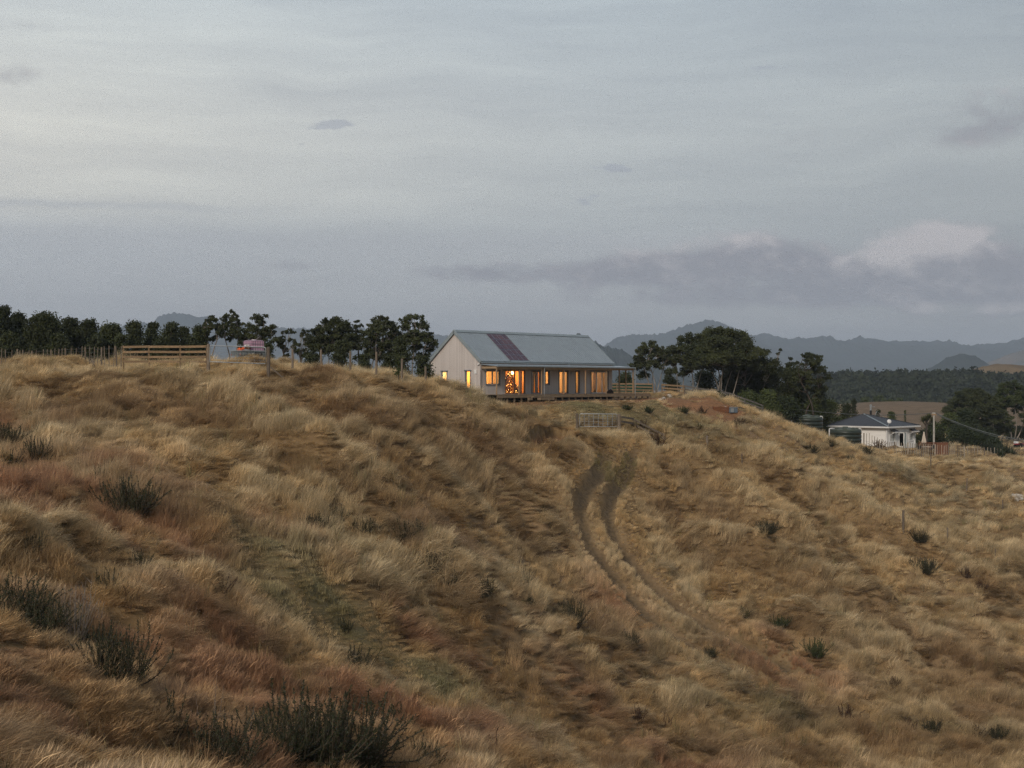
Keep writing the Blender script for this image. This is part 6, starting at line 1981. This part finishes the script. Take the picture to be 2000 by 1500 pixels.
def bare_shrub(px, py, H, n, label, seed, spread=0.28, thin=1.0, twig=2):
    g = np.random.default_rng(seed)
    p = on(px, py)
    L = H / F * p.y
    m = MB()
    for s in range(n):
        a = g.uniform(0, 6.283); t0 = abs(g.normal(spread, 0.16)); l = L * g.uniform(0.5, 1.08)
        q = np.array([math.cos(a), math.sin(a), 0]) * L * 0.22 * g.uniform(0, 1); q[2] = -0.05
        P = [q.copy()]
        for i in range(7):
            t0 += g.normal(-0.02, 0.10); a += g.normal(0, 0.15)
            q = q + np.array([math.cos(a) * math.sin(t0), math.sin(a) * math.sin(t0), math.cos(t0)]) * l / 7
            P.append(q.copy())
        m.tube(P, [(0.014 * (1 - i / 8.5) + 0.002) * thin for i in range(8)], 4, cap=False)
        for k in range(twig):
            j = int(g.integers(3, 7))
            e = P[j] + np.array([g.normal(0, .5), g.normal(0, .5), 0.7]) * l * 0.16
            m.tube([P[j], (P[j] + e) / 2 + g.normal(0, 0.01, 3), e], [0.006 * thin, 0.004 * thin, 0.002 * thin], 3, cap=False)
    t = thing('dead_shrub', label, 'dead shrub', p, 0, 'bare dead shrubs')
    m.build('bare_stems', 'dead_wood', t)
bare_shrub(142, 1268, 128, 46, 'tall thicket of bare grey dead stems on the western slope', 61)
bare_shrub(185, 1240, 120, 5, 'leaning forked dead stem beside the grey thicket', 62, 0.5, 1.2, 4)
bare_shrub(395, 1440, 140, 5, 'two long pale bare twigs near the lower western corner', 63, 0.15, 0.7, 1)
bare_shrub(465, 1450, 100, 6, 'slanting bare pale twigs above the lower gorse', 64, 0.6, 0.6, 1)
bare_shrub(590, 1495, 130, 14, 'bare pale twigs tangled through the largest gorse thicket', 65, 0.5, 0.7, 3)
bare_shrub(812, 1112, 70, 3, 'single thin bare twig in the pink grass', 66, 0.15, 0.9, 5)
bare_shrub(190, 722, 34, 8, 'dry dark twigs on the crest in front of the battens', 67, 0.6, 1.5, 2)

# ================================================================== GRASS (nobody could count it: one object)
def grass_mat():
    m = bpy.data.materials.new('dry_grass'); m.use_nodes = True
    t = m.node_tree; b = t.nodes['Principled BSDF']
    a = nd(t, 'ShaderNodeAttribute'); a.attribute_name = 'gcol'; a.attribute_type = 'INSTANCER'
    r = nd(t, 'ShaderNodeAttribute'); r.attribute_name = 'brnd'
    f = mth(t, 'MULTIPLY_ADD', r.outputs['Fac'], 0.75, 0.62)
    col = mixc(t, 1.0, a.outputs['Color'], comb(t, f, f, mth(t, 'MULTIPLY_ADD', r.outputs['Fac'], 0.65, 0.66)), 'MULTIPLY')
    t.links.new(col, b.inputs['Base Color'])
    b.inputs['Roughness'].default_value = 0.75; b.inputs['Specular IOR Level'].default_value = 0.12
    tr = nd(t, 'ShaderNodeBsdfTranslucent'); t.links.new(col, tr.inputs[0])
    mx = nd(t, 'ShaderNodeMixShader'); mx.inputs[0].default_value = 0.35
    t.links.new(b.outputs[0], mx.inputs[1]); t.links.new(tr.outputs[0], mx.inputs[2])
    t.links.new(mx.outputs[0], t.nodes['Material Output'].inputs[0])
    MATS['dry_grass'] = m
grass_mat()

tuft_col = bpy.data.collections.new('grass_tufts')     # sources for the scatter; not linked to the scene
def tuft(name, seed, n, rad, lmin, lmax, t0m, t0s, t1m, t1s, azs, width, seg=4, seeds=False):
    g = np.random.default_rng(seed)
    a0 = g.uniform(0, 6.283, n); rr = rad * np.sqrt(g.uniform(0, 1, n))
    p = np.stack([rr * np.cos(a0), rr * np.sin(a0), np.full(n, -0.05)], 1)
    az = g.normal(0, azs, n)
    t0 = g.normal(t0m, t0s, n); t1 = g.normal(t1m, t1s, n)
    L = g.uniform(lmin, lmax, n)
    wv = width * g.uniform(0.6, 1.3, n)
    side = np.stack([-np.sin(az + g.normal(0, .8, n)), np.cos(az), g.normal(0, .25, n)], 1)
    rows = []
    for i in range(seg + 1):
        u = i / seg
        w = wv * (1 - u ** 1.6 * 0.92)
        if seeds and i == seg - 1:
            w = wv * 2.1
        rows.append((p - side * w[:, None] * .5, p + side * w[:, None] * .5))
        th = t0 + (t1 - t0) * (u + 0.5 / seg)
        az2 = az + 0.25 * g.normal(0, 1, n) * u
        p = p + np.stack([np.cos(az2) * np.sin(th), np.sin(az2) * np.sin(th), np.cos(th)], 1) * (L / seg)[:, None]
    V = np.stack([x for r_ in rows for x in r_], 1)           # (n, 2*(seg+1), 3)
    k = 2 * (seg + 1)
    fs = []
    base = (np.arange(n) * k)[:, None]
    for i in range(seg):
        fs.append(base + np.array([[2 * i, 2 * i + 1, 2 * i + 3, 2 * i + 2]]))
    Fa = np.concatenate(fs, 0)
    o = np_mesh(name, V.reshape(-1, 3), Fa, 'dry_grass', link=False, smooth=True)
    at_ = o.data.attributes.new('brnd', 'FLOAT', 'POINT')
    at_.data.foreach_set('value', np.repeat(g.uniform(0, 1, n), k).astype(np.float32))
    tuft_col.objects.link(o)
for i in range(3): tuft('tuft_%02d' % i, 10 + i, 95, 0.42, 0.40, 0.85, 0.20, 0.24, 1.05, 0.35, 0.6, 0.015)              # 0-2 leaning, far
for i in range(3): tuft('tuft_%02d' % (3 + i), 20 + i, 95, 0.42, 0.55, 1.00, 0.65, 0.25, 1.75, 0.25, 0.40, 0.015)        # 3-5 lying, far
for i in range(2): tuft('tuft_%02d' % (6 + i), 30 + i, 90, 0.42, 0.10, 0.26, 0.4, 0.5, 1.1, 0.5, 3.0, 0.016)             # 6-7 short, far
for i in range(3): tuft('tuft_%02d' % (8 + i), 40 + i, 150, 0.30, 0.35, 0.75, 0.16, 0.22, 0.95, 0.35, 0.6, 0.0062, seeds=True)  # 8-10 leaning, near
for i in range(3): tuft('tuft_%02d' % (11 + i), 50 + i, 150, 0.30, 0.45, 0.85, 0.60, 0.25, 1.70, 0.25, 0.40, 0.0062)     # 11-13 lying, near
for i in range(2): tuft('tuft_%02d' % (14 + i), 60 + i, 130, 0.30, 0.08, 0.24, 0.5, 0.5, 1.2, 0.5, 3.0, 0.0065)          # 14-15 short, near
for i in range(2): tuft('tuft_%02d' % (16 + i), 70 + i, 16, 0.25, 0.6, 1.15, 0.10, 0.12, 0.45, 0.3, 3.0, 0.016)          # 16-17 upright green/brown stalks

def grass():
    g = np.random.default_rng(91)
    X, Y, near = [], [], []
    def band(y0, y1, dens, isnear):
        n = int((y1 - y0) * ((y0 + y1) * 0.5 * 0.76 + 14) * dens)
        y = g.uniform(y0, y1, int(n * 1.6)); hw_ = 0.38 * y + 7
        x = g.uniform(-1, 1, len(y)) * (0.38 * y1 + 7)
        k = np.abs(x) < hw_
        X.append(x[k]); Y.append(y[k]); near.append(np.full(k.sum(), isnear))
    band(16, 30, 15, True); band(30, 42, 13, True); band(42, 56, 10, True)
    band(50, 75, 9.5, False); band(75, 100, 9.0, False); band(100, 126, 8.5, False); band(126, 176, 4.2, False); band(176, 300, 0.8, False)
    for px, py, r, ry in ((650, 1160, 6.5, 2.8), (520, 1165, 3.2, 2.2), (1250, 812, 6, 3), (1330, 815, 5, 2.4), (1130, 795, 4, 2), (1200, 860, 3, 5)):   # close-cropped green patches
        q = hit0(px, py, base_z); k = int(math.pi * r * ry * 16)
        a = g.uniform(0, 6.283, k); rr = np.sqrt(g.uniform(0, 1, k))
        X.append(q[0] + np.cos(a) * rr * r); Y.append(q[1] + np.sin(a) * rr * ry); near.append(np.full(k, False))
    for poly in (rut_l, rut_r):       # finer, closer growth along the wheel track
        for (ax, ay), (bx, by) in zip(poly[:-1], poly[1:]):
            L = math.hypot(bx - ax, by - ay); k = int(L * 5.0 * 13)
            u = g.uniform(0, 1, k); o = g.uniform(-2.5, 2.5, k)
            X.append(ax + (bx - ax) * u - (by - ay) / L * o); Y.append(ay + (by - ay) * u + (bx - ax) / L * o); near.append(np.full(k, False))
    x = np.concatenate(X); y = np.concatenate(Y); nr = np.concatenate(near)
    hl, hw = house_local(x, y)
    foot = (hl > -0.6) & (hl < 24.0) & (hw > -2.6) & (hw < 7.2)
    cl = clay_w(x, y); gr = green_w(x, y); tr = track_w(x, y)
    rnd = g.uniform(0, 1, len(x))
    cott = (np.abs(x - 46.5) < 7) & (np.abs(y - 184) < 8)
    keep = ~foot & (rnd > cl * 1.15) & (rnd > np.where((y > 108), tr * 0.25, np.exp(-(np.minimum(seg_dist(x, y, rut_l)[0], seg_dist(x, y, rut_r)[0]) / 0.60) ** 6) * 1.2)) & ~cott
    # worn strip along the deck
    strip = (hl > -2) & (hl < 26) & (hw > -5.5) & (hw <= -2.6)
    keep &= ~(strip & (rnd < 0.75))
    x, y, nr, gr, tr, cl, strip, hl, hw = x[keep], y[keep], nr[keep], gr[keep], tr[keep], cl[keep], strip[keep], hl[keep], hw[keep]
    z = ground_z(x, y)
    n = len(x)
    f1 = fbm(x / 6.0, y / 6.0, 3, 51); f2 = fbm(x / 1.7, y / 1.7, 2, 52); f3 = fbm(x / 14.0, y / 14.0, 2, 53); f4 = fbm(x / 3.2, y / 3.2, 2, 54)
    ang = -0.15 + 1.5 * fbm(x / 5.0, y / 5.0, 2, 55) + 1.1 * fbm(x / 1.6, y / 1.6, 2, 57) + g.normal(0, 0.30, n)
    lying = (f4 + 0.35 * f3 + g.normal(0, 0.10, n)) > 0.11
    short = (np.maximum(gr, tr * 0.8) + g.normal(0, 0.12, n)) > 0.42
    lying &= np.minimum(seg_dist(x, y, rut_l)[0], seg_dist(x, y, rut_r)[0]) > 1.6
    idx = g.integers(0, 3, n) + np.where(lying, 3, 0) + np.where(nr, 8, 0)
    idx = np.where(short, g.integers(0, 2, n) + np.where(nr, 14, 6), idx)
    stalk = (g.uniform(0, 1, n) < 0.022 + 0.22 * np.clip(blobw(x, y, 1260, 810, 7, 3.2), 0, 1) + 0.03 * (f3 > 0.15)) & ~short
    idx = np.where(stalk, 16 + g.integers(0, 2, n), idx)
    wd, wx, wy, wid = worley(x + 0.5 * f4, y + 0.5 * f2, 1.25, 17)
    hs = np.clip(1.30 - 1.45 * wd + 0.55 * f2 + 0.45 * f1 + 0.55 * (wid - 0.5), 0.22, 1.7) * g.uniform(0.8, 1.2, n)
    ang = ang + 0.9 * (wid - 0.5) + 0.5 * np.clip(wy * 2, -1, 1)
    hs *= np.where(nr, 1.0, 1.0)
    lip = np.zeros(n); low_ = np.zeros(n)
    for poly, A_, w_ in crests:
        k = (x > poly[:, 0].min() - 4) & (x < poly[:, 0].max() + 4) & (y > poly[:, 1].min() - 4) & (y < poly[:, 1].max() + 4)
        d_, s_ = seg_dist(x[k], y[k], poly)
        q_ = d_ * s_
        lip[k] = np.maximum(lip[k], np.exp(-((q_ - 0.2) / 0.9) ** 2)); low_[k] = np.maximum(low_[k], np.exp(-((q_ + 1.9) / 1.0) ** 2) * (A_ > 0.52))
    hs *= 1 + 0.30 * lip
    hs *= np.where(y < 38, 0.85, 1.0)
    drut = np.minimum(seg_dist(x, y, rut_l)[0], seg_dist(x, y, rut_r)[0])
    hs *= 0.62 + 0.38 * smooth(drut, 0.9, 2.6)
    hs *= 1 + 0.35 * np.clip(blobw(x, y, 900, 1190, 3.2, 1.8), 0, 1)
    hs *= np.where(y > 148, 0.62, 1.0)
    hs *= np.where(strip, 0.35, 1.0)
    bankz = (hl > -3) & (hl < 27) & (hw > -11) & (hw <= -2.0); hs *= np.where(bankz, 0.55, 1.0)
    crest_ = np.exp(-((y - 104) / 7) ** 2) * (x < -8); hs *= 1 - 0.25 * crest_
    ws = np.where(nr, 1.0, 0.86) * g.uniform(0.85, 1.25, n)
    ws = ws * (0.45 + 0.55 * smooth(drut, 1.0, 3.0))
    lean_fix = smooth(drut, 0.6, 2.2)
    scl = np.stack([ws * (0.6 + 0.4 * hs), ws * (0.6 + 0.4 * hs), hs], 1)
    rot = np.stack([g.normal(0, 0.06, n), g.normal(0, 0.06, n), ang], 1)
    gold = np.array([0.64, 0.465, 0.25]); pale = np.array([0.72, 0.58, 0.37]); pink = np.array([0.47, 0.262, 0.155]); brown = np.array([0.30, 0.185, 0.092]); green = np.array([0.150, 0.150, 0.062]); grey = np.array([0.27, 0.225, 0.14])
    def mix(a, b, w): return a * (1 - w[:, None]) + b * w[:, None]
    C = mix(np.tile(gold, (n, 1)), pale, np.clip(0.35 + 1.6 * f2 + 1.0 * f1, 0, 1))
    C = mix(C, brown, np.clip(-0.10 + 1.3 * f4 - 0.5 * f1 + 0.5 * (wd - 0.45), 0, 0.55))
    C = mix(C, grey, np.clip(-0.20 + 1.6 * f3 * np.sign(f2), 0, 0.5))
    pk = np.zeros(n)
    for px, py, r, ry in ((40, 960, 5, 6), (140, 900, 4, 5), (250, 1010, 4.5, 4), (330, 1040, 3, 3), (860, 1085, 2.6, 3.5), (560, 1020, 2.0, 2.0), (800, 1215, 1.8, 1.2), (900, 1260, 2.0, 1.2), (600, 1230, 3.0, 2.0), (250, 1240, 2.5, 2.5), (330, 1300, 3, 3), (480, 1290, 3, 3), (760, 1400, 3, 3), (100, 1420, 3, 3), (400, 1430, 3, 3), (900, 1430, 2.5, 3), (20, 1290, 2.5, 2.5), (1200, 1190, 2.5, 3), (1080, 1300, 3, 3), (700, 1290, 2, 2), (20, 820, 3, 3), (1530, 1300, 4, 4), (1340, 1460, 4, 3)):
        pk = np.maximum(pk, blobw(x, y, px, py, r, ry))
    pk = np.clip(pk * 0.95 + 0.9 * f1 * (y < 70) + 0.12 * (y < 50), 0, 1) * np.clip(0.9 + 1.2 * f2, 0.2, 1)
    C = mix(C, pink, np.clip(pk, 0, 0.88))
    bw = np.zeros(n)
    for px, py, r, ry in ((650, 800, 9, 7), (900, 850, 6, 6), (300, 800, 8, 6), (150, 800, 6, 5), (1080, 870, 3, 4), (1060, 830, 2.5, 2.5), (1900, 1300, 5, 6), (620, 740, 3, 4), (1350, 1000, 5, 4), (1800, 1450, 9, 4), (1500, 1450, 6, 3), (1150, 1440, 5, 3), (1950, 1380, 6, 5), (300, 1460, 4, 3)):
        bw = np.maximum(bw, blobw(x, y, px, py, r, ry))
    C = mix(C, brown * 1.12, np.clip(bw * 0.75 + 0.6 * f2 * bw, 0, 0.85))
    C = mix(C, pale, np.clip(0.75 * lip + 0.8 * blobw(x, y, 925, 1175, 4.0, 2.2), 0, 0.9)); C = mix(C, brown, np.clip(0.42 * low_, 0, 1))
    C = mix(C, green, np.clip(gr * 0.7 * np.clip(0.8 + 1.5 * f2, 0.2, 1) + 0.6 * (tr > 0.3) * (y > 106), 0, 0.75))
    C = mix(C, green * 1.15, np.where(stalk, 0.75, 0.0) * (f1 > -0.1))
    C = mix(C, brown * 0.8, np.where(stalk, 0.7, 0.0) * (f1 <= -0.1))
    C = mix(C, np.array([0.36, 0.215, 0.115]), 0.38 * (1 - smooth(y, 40, 62)) * np.clip(0.8 + f1, 0.3, 1.2))
    C *= np.clip(g.normal(1.0, 0.20, n), 0.5, 1.5)[:, None]
    me = bpy.data.meshes.new('grass')
    me.vertices.add(n)
    me.vertices.foreach_set('co', np.stack([x, y, z], 1).astype(np.float32).ravel())
    for nm, ty, arr in (('rot', 'FLOAT_VECTOR', rot), ('scl', 'FLOAT_VECTOR', scl)):
        a = me.attributes.new(nm, ty, 'POINT'); a.data.foreach_set('vector', arr.astype(np.float32).ravel())
    a = me.attributes.new('tid', 'INT', 'POINT'); a.data.foreach_set('value', idx.astype(np.int32))
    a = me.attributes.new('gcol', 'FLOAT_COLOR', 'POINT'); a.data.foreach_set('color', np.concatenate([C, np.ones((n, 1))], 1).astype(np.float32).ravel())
    me.update()
    me.materials.append(MATS['dry_grass'])
    o = bpy.data.objects.new('grass', me); COL.objects.link(o)
    tag(o, 'long wind-combed dry golden and pinkish grass covering the whole hillside', 'grass', kind='stuff')
    ng = bpy.data.node_groups.new('scatter_tufts', 'GeometryNodeTree')
    ng.interface.new_socket('Geometry', in_out='INPUT', socket_type='NodeSocketGeometry')
    ng.interface.new_socket('Geometry', in_out='OUTPUT', socket_type='NodeSocketGeometry')
    gi = ng.nodes.new('NodeGroupInput'); go = ng.nodes.new('NodeGroupOutput')
    ci = ng.nodes.new('GeometryNodeCollectionInfo'); ci.inputs['Collection'].default_value = tuft_col
    ci.inputs['Separate Children'].default_value = True; ci.inputs['Reset Children'].default_value = True
    io = ng.nodes.new('GeometryNodeInstanceOnPoints'); io.inputs['Pick Instance'].default_value = True
    def na(nm, ty):
        q = ng.nodes.new('GeometryNodeInputNamedAttribute'); q.data_type = ty; q.inputs['Name'].default_value = nm
        return q.outputs['Attribute']
    ng.links.new(gi.outputs[0], io.inputs['Points']); ng.links.new(ci.outputs[0], io.inputs['Instance'])
    ng.links.new(na('tid', 'INT'), io.inputs['Instance Index'])
    er = ng.nodes.new('FunctionNodeEulerToRotation')
    ng.links.new(na('rot', 'FLOAT_VECTOR'), er.inputs[0]); ng.links.new(er.outputs[0], io.inputs['Rotation'])
    ng.links.new(na('scl', 'FLOAT_VECTOR'), io.inputs['Scale'])
    ng.links.new(io.outputs[0], go.inputs[0])
    md = o.modifiers.new('scatter', 'NODES'); md.node_group = ng
    print('grass tufts', n)
grass()
